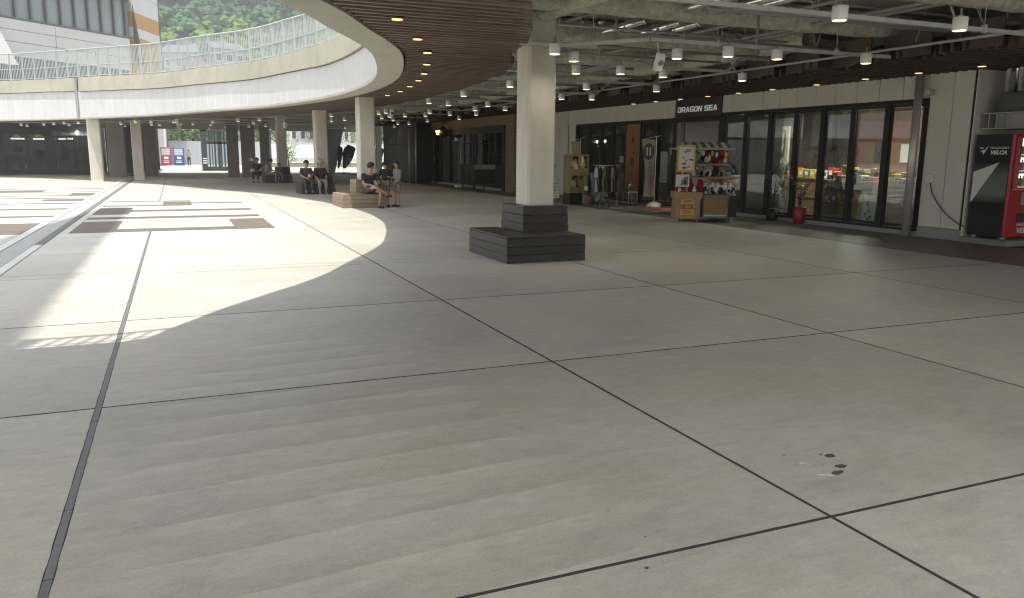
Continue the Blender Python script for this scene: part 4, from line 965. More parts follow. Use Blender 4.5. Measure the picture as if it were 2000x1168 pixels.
MB().lathe([(.36,0),(.36,.05),(.33,.16),(.25,.26),(.13,.33),(.005,.35)],24,(12.05,15.6,1.05)).build("dome", GLASS, cd)
MB().lathe([(.24,0),(.34,.1),(.36,.3)],20,(12.05,15.6,.67)).build("bowl", mat("bowl_mixed", (.33,.10,.05), .7, (.5,.46,.38), 30, detail=2), cd)
for k in range(16): MB().ell((12.05+.2*math.cos(k*2.4)*((k%5)/5+.2),15.6+.2*math.sin(k*2.4)*((k%5)/5+.2),1.075),.035,.035,.035,8,6).build("sweet", [PLR,PAPER,YEL][k%3], cd)
def turn(objs, px_, py_, ang):
    R4 = Matrix.Translation((px_,py_,0)) @ Matrix.Rotation(ang,4,'Z') @ Matrix.Translation((-px_,-py_,0))
    for o in objs:
        m_ = R4 @ (Matrix.Translation(o.location) @ Matrix.Rotation(o.rotation_euler.z,4,'Z')); o.location = m_.translation; o.rotation_euler = (0,0,m_.to_euler().z)
turn([o for o in COL.objects if o.parent is None and o.name.split('.')[0] in ("merchandise_cart","cart_poster","photo_card","keyring_toy","plush_toy","cart_signboard")], 11.0, 15.2, rad(-26))
# planters by the glass
LEAF = mat("leaf_green", (.035,.07,.022), .5, (.06,.10,.03), 20)
def potted(x, yv, pot, h, label, sd, prof):
    t = thing("potted_plant", label, "plant", (x,yv,0)); rr = random.Random(sd)
    MB().lathe(prof,16,(x,yv,0)).build("pot", pot, t); z0 = prof[-1][1]
    st = MB(); lf = MB()
    for k in range(7):
        a = rr.uniform(0,6.28); hh = h*rr.uniform(.6,1); q = [(x+.05*math.cos(a)*u+.16*math.cos(a)*u*u, yv+.05*math.sin(a)*u+.16*math.sin(a)*u*u, z0-.03+hh*u) for u in (0,.35,.7,1)]
        st.tube(q,[.008,.006,.005,.003],5)
        for j in range(16):
            u = rr.uniform(.25,1); i = min(2,int(u*3)); c = Vector(q[i]).lerp(Vector(q[i+1]),u*3-i) if i<3 else Vector(q[3]); b = rr.uniform(0,6.28); d = Vector((math.cos(b),math.sin(b),rr.uniform(-.3,.5))).normalized(); L = rr.uniform(.07,.14); s = d.cross(Vector((0,0,1))).normalized()*L*.2
            lf.add([c, c+d*L*.5+s, c+d*L, c+d*L*.5-s], [(0,1,2,3)])
    st.build("stem", mat("stem_brown", (.06,.045,.025), .8), t); lf.build("leaves", LEAF, t)
potted(12.95,14.85,BLACK,.95,"tall bushy plant in a black pot by the glass front",4,[(.10,0),(.12,.02),(.13,.28),(.12,.28)])
potted(12.95,13.95,mat("pot_red", (.28,.01,.015), .4),.75,"leafy plant in a tall red pot by the glass front",6,[(.11,0),(.12,.02),(.15,.36),(.14,.37)])
# banner flag with base
FLG = mat("banner_cloth", (.40,.36,.25), .9, (.36,.32,.22), 5); FLP = mat("banner_print", (.09,.075,.085), .9)
def nobori(x, yv, h, w, label, bot, m, d=(-.35,.94), sd=2, slope=.1, prints=True):
    t = thing("banner_flag", label, "banner flag", (x,yv,0)); d = Vector((*d,0)).normalized()
    MB().lathe([(.22,0),(.24,.03),(.22,.09),(.10,.15),(.04,.16)],8,(x,yv,0)).build("base", PAPER, t)
    MB().tube([(x,yv,.1),(x,yv,h)],.012,8).build("pole", LAMPW, t)
    top = Vector((x,yv,h-.02)); MB().tube([top-d*.12+Vector((0,0,.05)), top+d*w+Vector((0,0,-.06))],.008,6).build("cross_bar", LAMPW, t)
    vs = []; n = 14
    for i in range(n+1):
        u = i/n; z = h-.08-(h-bot-.08)*u; ww = w*(1-.72*u+.42*u*u)
        for k in range(5): s_ = k/4; q = Vector((x,yv,z))+d*(.03+ww*s_)+Vector((-d.y,d.x,0))*(.05*math.sin(5*u+2.2*s_)*u); vs.append(q)
    fs = [(i*5+k,i*5+k+1,i*5+5+k+1,i*5+5+k) for i in range(n) for k in range(4)]
    fl = MB().add(vs, fs, True).build("cloth", m, t)
    if prints:
        nrm = Vector((d.y,-d.x,0)); nrm = nrm if nrm.x < 0 or nrm.y < 0 else -nrm
        pr = MB(); c = Vector((x,yv,h-.42))+d*(w*.5)+nrm*.02; pr.add([c+d*(.17*w/.42*math.cos(s*.524))+Vector((0,0,.24*math.sin(s*.524))) for s in range(12)],[tuple(range(12))])
        pr.build("printed_disc", FLP, t); q = MB()
        for sx in (-.05,.05): a = c+nrm*.004+d*sx; q.add([a+d*-.022+Vector((0,0,-.12)),a+d*.022+Vector((0,0,-.12)),a+d*.022+Vector((0,0,.12)),a+d*-.022+Vector((0,0,.12))],[(0,1,2,3)])
        q.build("printed_mark", PAPER, t)
        rr = random.Random(sd); q = MB()
        for k in range(9):
            z = h-.78-k*.11; a = Vector((x,yv,z))+d*(w*.30)+nrm*.03
            for j in range(3): b = a+d*rr.uniform(-.05,.05)+Vector((0,0,rr.uniform(-.03,.03))); q.add([b,b+d*.05,b+d*.05+Vector((0,0,.012)),b+Vector((0,0,.012))] if j%2 else [b,b+d*.012,b+d*.012+Vector((0,0,.05)),b+Vector((0,0,.05))],[(0,1,2,3)])
        q.build("printed_mark", FLP, t)
nobori(12.85,19.75,2.02,.44,"tall beige banner flag with a dark printed disc before the left shop window",.30,FLG,(-.5,.86))
# umbrella stand
us = thing("umbrella_stand", "dark umbrella stand full of black umbrellas by the orange door banner", "umbrella stand", (12.55,20.6,0))
for z in (.08,.40):
    for a, b in (((12.4,20.45),(12.7,20.45)),((12.7,20.45),(12.7,20.75)),((12.7,20.75),(12.4,20.75)),((12.4,20.75),(12.4,20.45))): MB().tube([(*a,z),(*b,z)],.009,6).build("rail", STEEL, us)
for a, b in ((12.4,20.45),(12.7,20.45),(12.7,20.75),(12.4,20.75)): MB().tube([(a,b,0),(a,b,.41)],.009,6).build("leg", STEEL, us)
B(12.4,12.7,20.45,20.75,.01,.03).build("tray", BLACK, us)
rr = random.Random(9)
for k in range(7):
    a, b = 12.45+.2*rr.random(), 20.5+.2*rr.random(); tx, ty = rr.uniform(-.07,.07), rr.uniform(-.09,.09); h = rr.uniform(.58,.74)
    t = thing("umbrella", f"folded black umbrella in the stand, {['first','second','third','fourth','fifth','sixth','seventh'][k]} from the back", "umbrella", (a,b,.03), group="umbrellas in the stand")
    MB().tube([(a,b,.04),(a+tx*.5,b+ty*.5,.35),(a+tx*.9,b+ty*.9,h-.2)],[.012,.035,.02],8).build("canopy", BLACK, t)
    MB().tube([(a+tx*.9,b+ty*.9,h-.2),(a+tx,b+ty,h-.04),(a+tx+.02,b+ty-.01,h),(a+tx+.05,b+ty-.03,h),(a+tx+.06,b+ty-.035,h-.05)],.009,6).build("handle", BLACK if k % 2 else SILVER, t)
# orange hanging door banner
ORB = mat("banner_orange", (.36,.185,.07), .85, (.33,.165,.06), 3)
ob = thing("door_banner", "orange brown vertical panel with dark crests between the left shop windows", "banner", (13.05,21.4,0))
MB().bbox(13.05,13.07,20.98,21.76,.12,2.42,.004).build("panel", ORB, ob)
cc = 21.37
mb = MB(); mb.prism(pY([(cc-.07,1.86),(cc+.07,1.86),(cc+.07,1.93),(cc+.1,1.95),(cc,2.06),(cc-.1,1.95),(cc-.07,1.93)]),0,.001,frame_mat((13.049,0,0),(0,-1,0),(0,0,1))); mb.build("crest", INK, ob)
def disc(cyv, z, rd, x, m, nm, parent, n=20, ry=1): return MB().add([(x,cyv+rd*math.cos(2*math.pi*k/n),z+rd*ry*math.sin(2*math.pi*k/n)) for k in range(n)],[tuple(range(n))]).build(nm, m, parent)
disc(cc,1.28,.12,13.0485,INK,"crest_disc",ob)
mb = MB()
for k in range(4): mb.box(13.0470,13.048,cc-.09+.05*k,cc-.075+.05*k,1.2,1.36)
for k in range(2): mb.box(13.0470,13.048,cc-.1,cc+.1,1.24+.07*k,1.252+.07*k)
mb.build("crest_lines", ORB, ob)
marks(cc-.10,cc+.10,1.5,1.72,13.049,INK,ob,2,2,4); marks(cc-.13,cc+.13,.75,1.08,13.049,mat("ink_brown", (.10,.05,.02), .8),ob,3,3,5); marks(cc-.12,cc+.12,1.78,1.83,13.049,INK,ob,1,6,6); marks(cc-.15,cc+.15,.24,.40,13.049,mat("ink_brown", (.10,.05,.02), .8),ob,3,5,7)
# display rack of snack packs
rk = thing("display_rack", "brown cardboard display rack with four bins on a black base at the left shop end", "display rack", (11.3,21.6,0))
RX0, RX1, RY = 10.92, 11.52, 21.35
B(RX0,RX1,RY+.01,RY+.5,.0,.35).build("base", BLACK, rk); B(RX0+.29,RX0+.30,RY-.004,RY+.009,.02,.34).build("base_seam", mat("seam_mid", (.05,.05,.05), .6), rk)
MB().box(RX0,RX1,RY+.42,RY+.5,.352,1.5).build("back", CARD, rk)
for x in (RX0,RX0+.29,RX1-.02): B(x,x+.02,RY+.02,RY+.419,.352,1.5).build("divider", CARD, rk)
for z in (.352,.93,1.48): B(RX0+.021,RX1-.021,RY+.02,RY+.418,z,z+.02).build("shelf", CARD, rk)
for x0_ in (RX0,RX0+.3):
    for z0_, z1_ in ((.352,.93),(.93,1.5)):
        B(x0_+.004,x0_+.296,RY-.006,RY+.018,z0_+.004,z0_+.17).build("front_flap", CARD, rk); B(x0_+.004,x0_+.05,RY-.006,RY+.018,z0_+.172,z1_-.06).build("front_flap", CARD, rk); B(x0_+.25,x0_+.296,RY-.006,RY+.018,z0_+.172,z1_-.06).build("front_flap", CARD, rk); B(x0_+.004,x0_+.296,RY-.006,RY+.018,z1_-.058,z1_-.002).build("front_flap", CARD, rk)
SN = [mat("snack_tan", (.42,.33,.19), .5), mat("snack_olive", (.33,.31,.10), .5), mat("snack_cream", (.52,.47,.36), .5)]
kk = 0
for xi, x in enumerate((RX0+.15,RX0+.44)):
    for zi, z in enumerate((.53,1.11)):
        for k in range(3):
            T_ = Matrix.Translation((x+(k-1)*.06,RY-.005+k*.05,z+.1+.03*k)) @ Matrix.Rotation(rad((k-1)*14),4,'Y') @ Matrix.Rotation(rad(-14),4,'X')
            tag(MB().ell((0,0,0),.085,.03,.13,10,6,T_,lambda q: Vector((q.x*(1+.25*abs(q.z)/.13),q.y,q.z))).build("snack_pack", SN[kk%3]), f"snack pack in the {['upper','lower'][1-zi]} {['left','right'][xi]} bin of the cardboard rack, {['front','middle','back'][k]} one", "snack pack", "snack packs in the cardboard rack"); kk += 1
for (a, b, l) in ((RX0+.1,1.07,"small price card clipped on the upper left rack bin"),(RX0+.42,.62,"small price card clipped on the lower right rack bin")): tag(B(a,a+.12,RY-.012,RY-.008,b,b+.15).build("price_card", PAPER), l, "card")
tag(B(RX0+.34,RX0+.42,RY-.016,RY-.012,1.12,1.44).build("price_card", PAPER), "tall white card clipped on the upper right rack bin", "card")
nobori(11.62,22.1,1.98,.3,"small cream banner flag standing behind the cardboard rack",1.2,mat("banner_cream", (.46,.41,.29), .9, (.4,.35,.2), 12),(-1,.1),3,.1,False)
# boards on the left of the door
def easel(x, yv, w, h, m, label, sd, lean=.16, face=(.55,-.83), rows=9, cols=5, ink=None, z0=.1, legs=True):
    t = thing("menu_board", label, "menu board", (x,yv,0)); fx = Vector((*face,0)).normalized(); xa = Vector((-fx.y,fx.x,0)); ya = (Vector((0,0,1))-fx*lean).normalized(); T = frame_mat(Vector((x,yv,0)),xa,ya)
    MB().bbox(-w/2,w/2,z0,h,-.012,.012,.004,T).build("frame", BLACK, t); MB().box(-w/2+.025,w/2-.025,z0+.025,h-.025,.0125,.014,T).build("face", m, t)
    if legs:
        for sg in (-1,1):
            MB().tube([T @ Vector((sg*w*.42,0,0)),T @ Vector((sg*w*.42,h*.98,-.014))],.012,6).build("leg", BLACK, t); q = T @ Vector((sg*w*.42,h*.9,-.02)); MB().tube([q,(q.x-fx.x*.32,q.y-fx.y*.32,0)],.012,6).build("leg", BLACK, t)
    rr = random.Random(sd); mb = MB()
    for i in range(rows):
        for k in range(cols):
            if rr.random() < .2: continue
            a = -w/2+.05+(w-.1)*k/cols; b = z0+.06+(h-z0-.12)*i/rows; mb.box(a,a+(w-.1)/cols*rr.uniform(.3,.8),b,b+(h-z0)/rows*.28,.0142,.0152,T)
            if rr.random()<.5: mb.box(a+.01,a+.018,b-.01,b+(h-z0)/rows*.5,.0142,.0154,T)
    if mb.v: mb.build("printed_mark", ink or PAPER, t)
    return t
easel(11.05,22.6,.5,1.15,PAPER,"white framed notice easel at the far left end of the shop wall",12,ink=INK)
gb = thing("round_topped_board", "grey round topped sign board with dark brush writing beside the cardboard rack", "sign board", (11.35,20.75,0)); T_ = frame_mat((11.58,20.9,.06),(.8,-.6,0),(0,-.12,1))
MB().prism([(-.2,0),(.2,0),(.2,.82),(.14,.93),(.05,.97),(-.05,.97),(-.14,.93),(-.2,.82)],-.015,.015,T_).build("board", mat("board_grey", (.20,.21,.21), .7, (.17,.18,.18), 8), gb)
mb = MB(); rr = random.Random(21)
for i in range(5):
    for k in range(3): a = -.02+rr.uniform(-.07,.05); b = .12+i*.115+rr.uniform(-.02,.03); mb.box(a,a+rr.uniform(.03,.09),b,b+.016,.0152,.0162,T_); mb.box(a+.02,a+.036,b-.03,b+.05,.0152,.0164,T_)
mb.build("brush_mark", INK, gb); MB().box(-.02,.16,.98,1.1,-.01,.01,T_).build("top_card", PAPER, gb); MB().box(-.24,.24,0,.03,-.1,.1,T_).build("foot", BLACK, gb)
gt = thing("wrapped_bamboo", "green wrapped tall pack with tan label beside the grey sign board", "package", (11.2,20.95,0)); MB().bbox(11.12,11.32,20.9,21.0,.05,.88,.02).build("body", mat("pack_green", (.10,.16,.05), .6, (.05,.09,.03), 9), gt); B(11.13,11.31,20.893,20.899,.05,.30).build("label_card", mat("label_tan", (.45,.25,.11), .7), gt); B(11.16,11.27,20.893,20.899,.45,.58).build("tag_card", PAPER, gt)
easel(11.55,20.75,.42,1.0,mat("chalk_grey", (.10,.115,.12), .8),"tall grey chalk menu board leaning between sign board and clothes rail",14,.2,(.3,-.95),12,3,mat("chalk", (.28,.30,.30), .9),.12)
easel(11.5,20.2,.30,.62,DARK,"low black folding board under the clothes rail",15,.25,(.3,-.95),0,0,None,.3)
# clothes rail
cr_ = thing("clothes_rail", "low steel clothes rail hung with shirts by the orange panel", "clothes rail", (12,19.9,0))
for a in ((11.52,19.62),): MB().lathe([(.2,0),(.2,.012),(.02,.018)],16,(*a,0)).build("base", STEEL, cr_)
MB().tube([(11.52,19.62,0),(11.52,19.62,1.2)],.014,8).build("post", SILVER, cr_); MB().tube([(11.02,20.06,0),(11.02,20.06,1.2)],.014,8).build("post", BLACK, cr_); MB().tube([(10.98,20.10,1.2),(11.58,19.57,1.2)],.012,8).build("bar", SILVER, cr_)
SH = [("white",mat("shirt_white", (.5,.52,.54), .9)),("black",mat("shirt_black", (.014,.015,.016), .9)),("olive green",mat("shirt_olive", (.16,.17,.05), .9)),("black",mat("shirt_black", (.014,.015,.016), .9)),("tan",mat("shirt_tan", (.26,.21,.12), .9)),("black",mat("shirt_black", (.014,.015,.016), .9))]
for k in range(6):
    q = Vector((11.06,20.03,1.18)).lerp(Vector((11.5,19.64,1.18)),k/5); t = thing("hanging_shirt", f"{SH[k][0]} shirt hanging on the clothes rail, {['first','second','third','fourth','fifth','sixth'][k]} from the left", "shirt", q, rad(62), "shirts on the clothes rail")
    fl = .35 if k == 0 else 0
    MB().tube([(0,0,.02),(.012,0,.05),(0,0,-.03)],.004,5).build("hook", SILVER, t, False)
    vs = []; prof = [(-.03,.08,.02),(-.06,.19,.03),(-.12,.22,.035),(-.3,.2,.035),(-.55,.21,.04),(-.72,.23,.045)]
    for z, w, d in prof:
        for s in range(12): a = 2*math.pi*s/12; vs.append((w*math.cos(a)-fl*(-z)*.6,d*math.sin(a)*(1+.3*math.sin(3*a)),z))
    MB().add(vs,[(i*12+j,i*12+(j+1)%12,(i+1)*12+(j+1)%12,(i+1)*12+j) for i in range(5) for j in range(12)],True).build("torso", SH[k][1], t, False)
    for sg in (-1,1): MB().tube([(sg*.17,0,-.08),(sg*.25-fl*.1,0,-.2),(sg*.28-fl*.14,0,-.32)],[.05,.06,.065],8,False).build("sleeve", SH[k][1], t, False)
# stickers on the glass and white notices
for (a, b, w, h, l) in ((22.15,1.36,.2,.2,"small white notice stuck on the left shop window beside the orange panel"),(19.75,1.15,.36,.9,"tall white menu sheet stuck inside the left window beside the doorway")):
    t = thing("notice", l, "notice", (13.13,a,b)); B(13.132,13.134,a-w/2,a+w/2,b-h/2,b+h/2).build("sheet", mat("notice_paper", (.42,.43,.41), .7), t); marks(a-w/2+.02,a+w/2-.02,b-h/2+.03,b+h/2-.03,13.131,mat("ink_grey", (.18,.18,.18), .8),t,max(3,int(h*9)),4,3)
# goods inside: counters, baskets, posters
CTR = wood_mat("counter_wood", (.22,.135,.06), (.17,.10,.045), (6,1.5,6), .5, .05, .1)
def counter(x0,x1,y0,y1,z,label):
    t = thing("display_counter", label, "counter", ((x0+x1)/2,(y0+y1)/2,0)); MB().bbox(x0,x1,y0,y1,.01,z-.03,.005).build("body", CTR, t); MB().bbox(x0-.03,x1+.03,y0-.02,y1+.02,z-.028,z,.005).build("top", CTR, t); MB().bbox(x0-.02,x0-.001,y0+.05,y1-.05,.45,.48,.003).build("ledge", CTR, t)
counter(13.75,14.35,12.7,14.1,.98,"wooden display counter with snack boxes behind the middle of the glass front")
counter(13.75,14.35,11.2,12.55,.90,"wooden display counter with yellow packs behind the glass near the pole")
counter(15.2,15.9,14.6,16.9,.95,"wooden counter deeper in the shop behind the person in a cap")
counter(13.6,14.05,12.75,14.05,.50,"low wooden step with packs in front of the snack counter")
BX = [("yellow",mat("box_yellow", (.50,.36,.04), .5)),("red",mat("box_red", (.36,.02,.02), .5)),("white",PAPER),("brown",mat("box_brown", (.2,.11,.05), .6)),("black",BLACK),("green",mat("box_green", (.15,.2,.06), .6))]
rr = random.Random(31); ORW = ["first","second","third","fourth","fifth","sixth","seventh","eighth","ninth","tenth","eleventh","twelfth"]
def goods(x, y0, y1, z, n, pal, where, dz=.14):
    for k in range(n):
        c, m_ = BX[pal[k % len(pal)]]; yv = y0+(y1-y0)*(k+.5)/n; h = dz*rr.uniform(.6,1.25); w = (y1-y0)/n*.42; t = thing("snack_box", f"{c} box {where}, {ORW[k]} from the pole end", "box", (x,yv,z), group="snack boxes inside the shop")
        MB().bbox(x-.11,x+.1,yv-w,yv+w,z+.001,z+h,.006).build("box", m_, t); B(x-.1115,x-.1105,yv-w*.7,yv+w*.5,z+h*.3,z+h*.75).build("label_print", PAPER if pal[k%len(pal)] != 2 else INK, t)
goods(13.9,12.75,14.05,.985,9,[1,4,2,4,4,1,3],"on the middle counter"); goods(14.15,12.75,14.05,.985,8,[3,0,0,5],"at the back of the middle counter",.26); goods(13.9,11.25,12.5,.905,8,[0,0,1,0,2,3],"on the counter near the pole",.2); goods(14.2,11.25,12.5,.905,7,[0,2,0,3],"at the back of the counter near the pole",.34)
goods(13.8,12.8,14.0,.505,7,[2,0,2,3,0],"on the low step",.2); goods(15.35,14.7,16.8,.955,10,[0,5,0,1,2,3],"on the deep counter",.26)
wp = thing("letter_poster", "white poster with a large letter W hanging inside the window near the pole", "poster", (13.3,12.15,1.5)); B(13.30,13.304,11.98,12.32,1.38,1.82).build("sheet", mat("poster_grey", (.36,.38,.37), .7), wp); textX("W",12.29,1.49,.30,mat("ink_grey2", (.10,.11,.11), .8),wp,13.298,1.0,.002,ext=.001)
lp_ = thing("picture_board", "white picture panel with dark brush figures leaning at the foot of the glass", "panel", (13.3,12.5,.1)); T_ = frame_mat((13.28,12.35,.1),(0,-1,0),(.12,0,1)); MB().box(-.17,.17,0,.62,-.006,.006,T_).build("sheet", PAPER, lp_); mb = MB(); rr2 = random.Random(5)
for k in range(8): mb.ell((rr2.uniform(-.08,.08),.12+.05*k,.0075),rr2.uniform(.015,.05),rr2.uniform(.01,.03),.002,8,4,T_)
mb.build("brush_mark", INK, lp_)
for (yv, l) in ((13.15,"dark diamond sticker low on the fourth window pane"),(11.3,"pale diamond sticker low on the window pane beside the pole")):
    T_ = frame_mat((13.132,yv,.62),(0,-1,1),(0,1,1)); t = thing("diamond_sticker", l, "sticker", (13.13,yv,.62)); MB().box(-.09,.09,-.09,.09,0,.002,T_).build("sheet", INK if yv > 12 else PAPER, t); MB().box(-.05,.05,-.05,.05,.0021,.003,T_).build("print", PLG, t)
mp = thing("dark_poster", "large dark blue poster inside the window just right of the doorway", "poster", (13.35,16.6,1.2)); B(13.35,13.36,16.3,16.92,.85,1.62).build("sheet", mat("poster_navy", (.035,.045,.07), .6, (.10,.12,.17), 9, detail=6), mp); marks(16.4,16.85,.92,1.02,13.349,PAPER,mp,2,6,11)
for k, (x, yv, z, w, h) in enumerate(((18.48,12.3,1.7,.5,.35),(18.48,14.2,1.8,.6,.4),(18.48,16,1.6,.4,.5))): tag(B(x-.02,x,yv-w/2,yv+w/2,z-h/2,z+h/2).build("wall_sign", PAPER), f"pale sign on the terracotta back wall, {ORW[k]} from the pole end", "sign")
cu_ = thing("curtain", "pale hanging cloth strip at the left edge of the fifth window pane", "cloth", (13.4,13.5,2)); MB().add([(13.35+.015*math.sin(k*2.1),13.55-.035*k,z) for z in (1.62,2.5) for k in range(6)],[(k,k+1,k+7,k+6) for k in range(5)],True).build("cloth", mat("cloth_beige", (.30,.26,.2), .9), cu_)
# ================================================================ BRICK SHOP FRONT (plane X = 12.2)
BRK = brick_mat("brick_wall", (.30,.165,.085), (.21,.12,.07), (.30,.26,.20), .23, .072, 'YZ', .010)
NAVY = mat("door_navy", (.022,.028,.034), .45, (.03,.036,.04), 5); OLIV = mat("frame_olive", (.05,.05,.038), .6)
XB = 12.2
bs = thing("brick_shop", "brick shop front with tall dark gridded doors beyond the big middle column", "shop", (XB,34,0))
B(XB,XB+.3,28.75,29.62,0,3.2).build("wall", BRK, bs); B(XB,XB+.3,29.62,42.6,2.64,3.2).build("wall", BRK, bs)
B(XB-.01,XB+.3,36.65,37.75,0,2.639).build("pillar", OLIV, bs); B(XB,XB+.3,42.05,42.6,0,2.639).build("pillar", OLIV, bs)
def gridded(ys_, z1, lab):
    y0, y1 = ys_[0], ys_[-1]
    B(XB-.03,XB+.12,y0-.08,y1+.28,z1+.01,2.638).build("lintel", mat("lintel_dark", (.02,.025,.025), .5), bs)
    B(XB-.03,XB+.12,y0-.30,y0-.09,.02,2.638 if z1 < 2.7 else z1).build("jamb", mat("lintel_dark", (.02,.025,.025), .5), bs)
    for a, b in zip(ys_, ys_[1:]):
        d = B(XB+.0,XB+.05,a+.02,b-.02,.1,1.0).build("door_panel", NAVY, bs)
        B(XB-.012,XB-.001,a+.12,b-.12,.2,.9).build("raised_panel", NAVY, d, True)
        B(XB+.02,XB+.026,a+.03,b-.03,1.03,z1-.03).build("pane", GLASS, bs)
        mb = MB()
        for q in (a+.03,b-.03): mb.box(XB-.01,XB+.05,q-.02,q+.02,1.001,z1)
        for z in (1.02,1.48,1.93,z1-.015): mb.box(XB-.005,XB+.045,a+.052,b-.052,z-.012,z+.012)
        mb.build("muntin", OLIV, bs)
gridded([29.95,30.64,31.4,32.19,33.0,33.76,34.57,35.34,36.14], 2.36, "")
gridded([38.2,38.85,39.5,40.2,40.9,41.6], 2.36, "")
B(XB-.06,XB+.2,29.9,41.8,0,.095).build("step", SILL, bs); B(XB+.9,XB+1.0,29,42,0,2.9).build("inner_wall", mat("inner_dark", (.035,.035,.03), .9), bs)
for k, (a, b) in enumerate(((30.8,.9),(31.6,1.3),(33.2,1.1),(34.1,1.4),(38.4,1.2))):
    tag(MB().tube([(XB+.5,a,1.0),(XB+.5,a+.1,1.0+b)],.1,6).build("hanging_cloth", mat("cloth_pale", (.42,.42,.38), .9)), f"pale cloth shape hanging behind the gridded brick shop doors, {ORD[k]} from the near end", "cloth")
tag(MB().tube([(13.0,28.2,0),(13.0,28.2,3.05)],.07,16).build("down_pipe", WHITE), "white vertical pipe at the near corner of the brick shop", "pipe")
# hanging lantern
ln = thing("lantern", "dark pear shaped wall lantern with lit amber slot on the brick shop front", "lantern", (11.85,36.6,2.2))
MB().lathe([(.02,0),(.16,.06),(.25,.2),(.25,.36),(.14,.48),(.07,.56),(.02,.58)],18,(11.85,36.6,2.2)).build("shade", mat("lantern_brown", (.06,.045,.03), .5), ln)
for z, h, w in ((2.48,.07,.24),(2.385,.045,.12)): B(11.58,11.592,36.6-w,36.6+w,z,z+h).build("lit_slot", mat("amber", (.9,.6,.2), .5, emit=(1,.62,.18), estr=6), ln)
MB().tube([(11.85,36.6,2.78),(11.85,36.6,3.0)],.02,6).build("stem", BLACK, ln); B(11.85,12.19,36.58,36.62,2.9,2.94).build("arm", BLACK, ln)
# swing bench stand with white lettering board
sb = thing("wooden_stall", "dark wooden stall with arched frame and pale letter board before the brick shop", "stall", (11.8,30.8,0))
DW = wood_mat("stall_wood", (.06,.045,.032), (.04,.03,.022), (3,3,12), .7, .1, .3)
T_ = frame_mat((11.33,30.75,0),(.98,-.06,0),(0,0,1))
for x in (0.02,.06,.48,.84): MB().box(x,x+.04,.0,.28,-.42,-.36,T_).build("leg", DW, sb)
for k in range(3): MB().box(0,.86,.28+k*.19,.28+k*.19+.183,-.02,.0,T_).build("plank", DW, sb)
MB().box(-.01,.87,.86,1.05,.004,.024,T_).build("letter_board", mat("board_cream", (.42,.40,.34), .8), sb)
rr = random.Random(2); mb = MB()
for k in range(9): a = .04+k*.09; mb.box(a,a+.012,.9,1.01,.0245,.026,T_); mb.box(a,a+.055,.9+.045*(k%3),.915+.045*(k%3),.0245,.0262,T_)
mb.build("board_mark", mat("faded_ink", (.12,.11,.10), .8), sb)
MB().box(.88,1.55,.05,1.04,-.3,.02,T_).build("box_body", DW, sb); MB().box(.86,1.57,1.042,1.08,-.32,.04,T_).build("box_top", DW, sb)
arc = [T_ @ Vector((1.2+.37*math.cos(t),1.08+.80*math.sin(t),-.14)) for t in [math.pi*k/14 for k in range(15)]]
MB().tube(arc,.055,8).build("arch", DW, sb)
MB().tube([arc[7],(arc[7]+Vector((.12,0,-.8)))],.04,6).build("brace", DW, sb)
sgm = [T_ @ Vector((1.2+.42*math.cos(t),1.12+.84*math.sin(t),-.12)) for t in [math.pi*(.32+.36*k/8) for k in range(9)]]
MB().tube(sgm,.06,6).build("arch_sign", mat("board_cream", (.42,.40,.34), .8), sb)
nobori(11.65,33.7,2.12,.30,"tall green and blue banner flag with white base before the brick shop doors",.3,mat("banner_green", (.20,.22,.10), .9, (.10,.12,.16), 3),(-1,.1),7,.1,False)
st = thing("folding_stand", "dark leaning stool and board before the left doors of the brick shop", "stool", (12,38.5,0))
for a, b, c, d in ((11.78,38.4,11.88,38.5),(11.98,38.4,11.92,38.5)): MB().tube([(a,b,0),(c,d,1.0)],.02,6).build("leg", BLACK, st)
MB().bbox(11.80,12.0,38.35,38.6,.98,1.03,.006).build("seat", DW, st); MB().tube([(11.82,38.42,.55),(11.98,38.42,.55)],.014,6).build("rung", SILVER, st)
tag(MB().add([(12.04,38.4,.0),(12.34,38.45,.0),(12.18,38.75,1.02),(12.02,38.7,1.02),(12.04,38.43,.0),(12.34,38.48,.0),(12.18,38.78,1.02),(12.02,38.73,1.02)],[(0,1,2,3),(4,7,6,5),(0,4,5,1),(2,6,7,3),(0,3,7,4),(1,5,6,2)]).build("leaning_board", DW), "plain dark board leaning beside the stool at the brick shop", "board")
# dark panelled wall between brick shop and far exit
dw = thing("dark_wall", "dark grey panelled wall with steel posts right of the second column", "wall", (11.2,44,0))
DWM = mat("dark_wall_panel", (.06,.062,.068), .5, (.05,.052,.057), 1, rnd=.08)
for a, b in ((39.6,41.2),(41.2,42.8),(42.8,44.4),(44.4,46)):
    MB().bbox(11.25,11.29,a+.01,b-.01,.02,1.95,.004).build("wall_panel", DWM, dw); MB().bbox(11.25,11.29,a+.01,b-.01,1.97,3.2,.004).build("wall_panel", DWM, dw)
B(11.3,11.5,39.6,46.0,0,3.2).build("backing", SEAMD, dw); B(11.23,11.249,43.2,44.3,2.02,2.3).build("vent", mat("vent_grey", (.14,.14,.14), .6), dw)
B(11.3,12.2,39.55,39.6,0,3.2).build("end_panel", DWM, dw)
for (x, yv, l) in ((11.05,39.7,"slim silver pole at the near corner of the dark panelled wall"),(11.25,39.2,"slim pale pole between dark panelled wall and brick shop"),(10.9,47.2,"slim dark pole beyond the dark panelled wall")):
    tag(MB().tube([(x,yv,0),(x,yv,3.05)],.05,12).build("pole", STAIN), l, "pole")
tag(B(10.98,11.3,46.6,46.8,0,3.1).build("pier", CONC_COL), "narrow pale pier at the far end of the dark panelled wall", "pier")

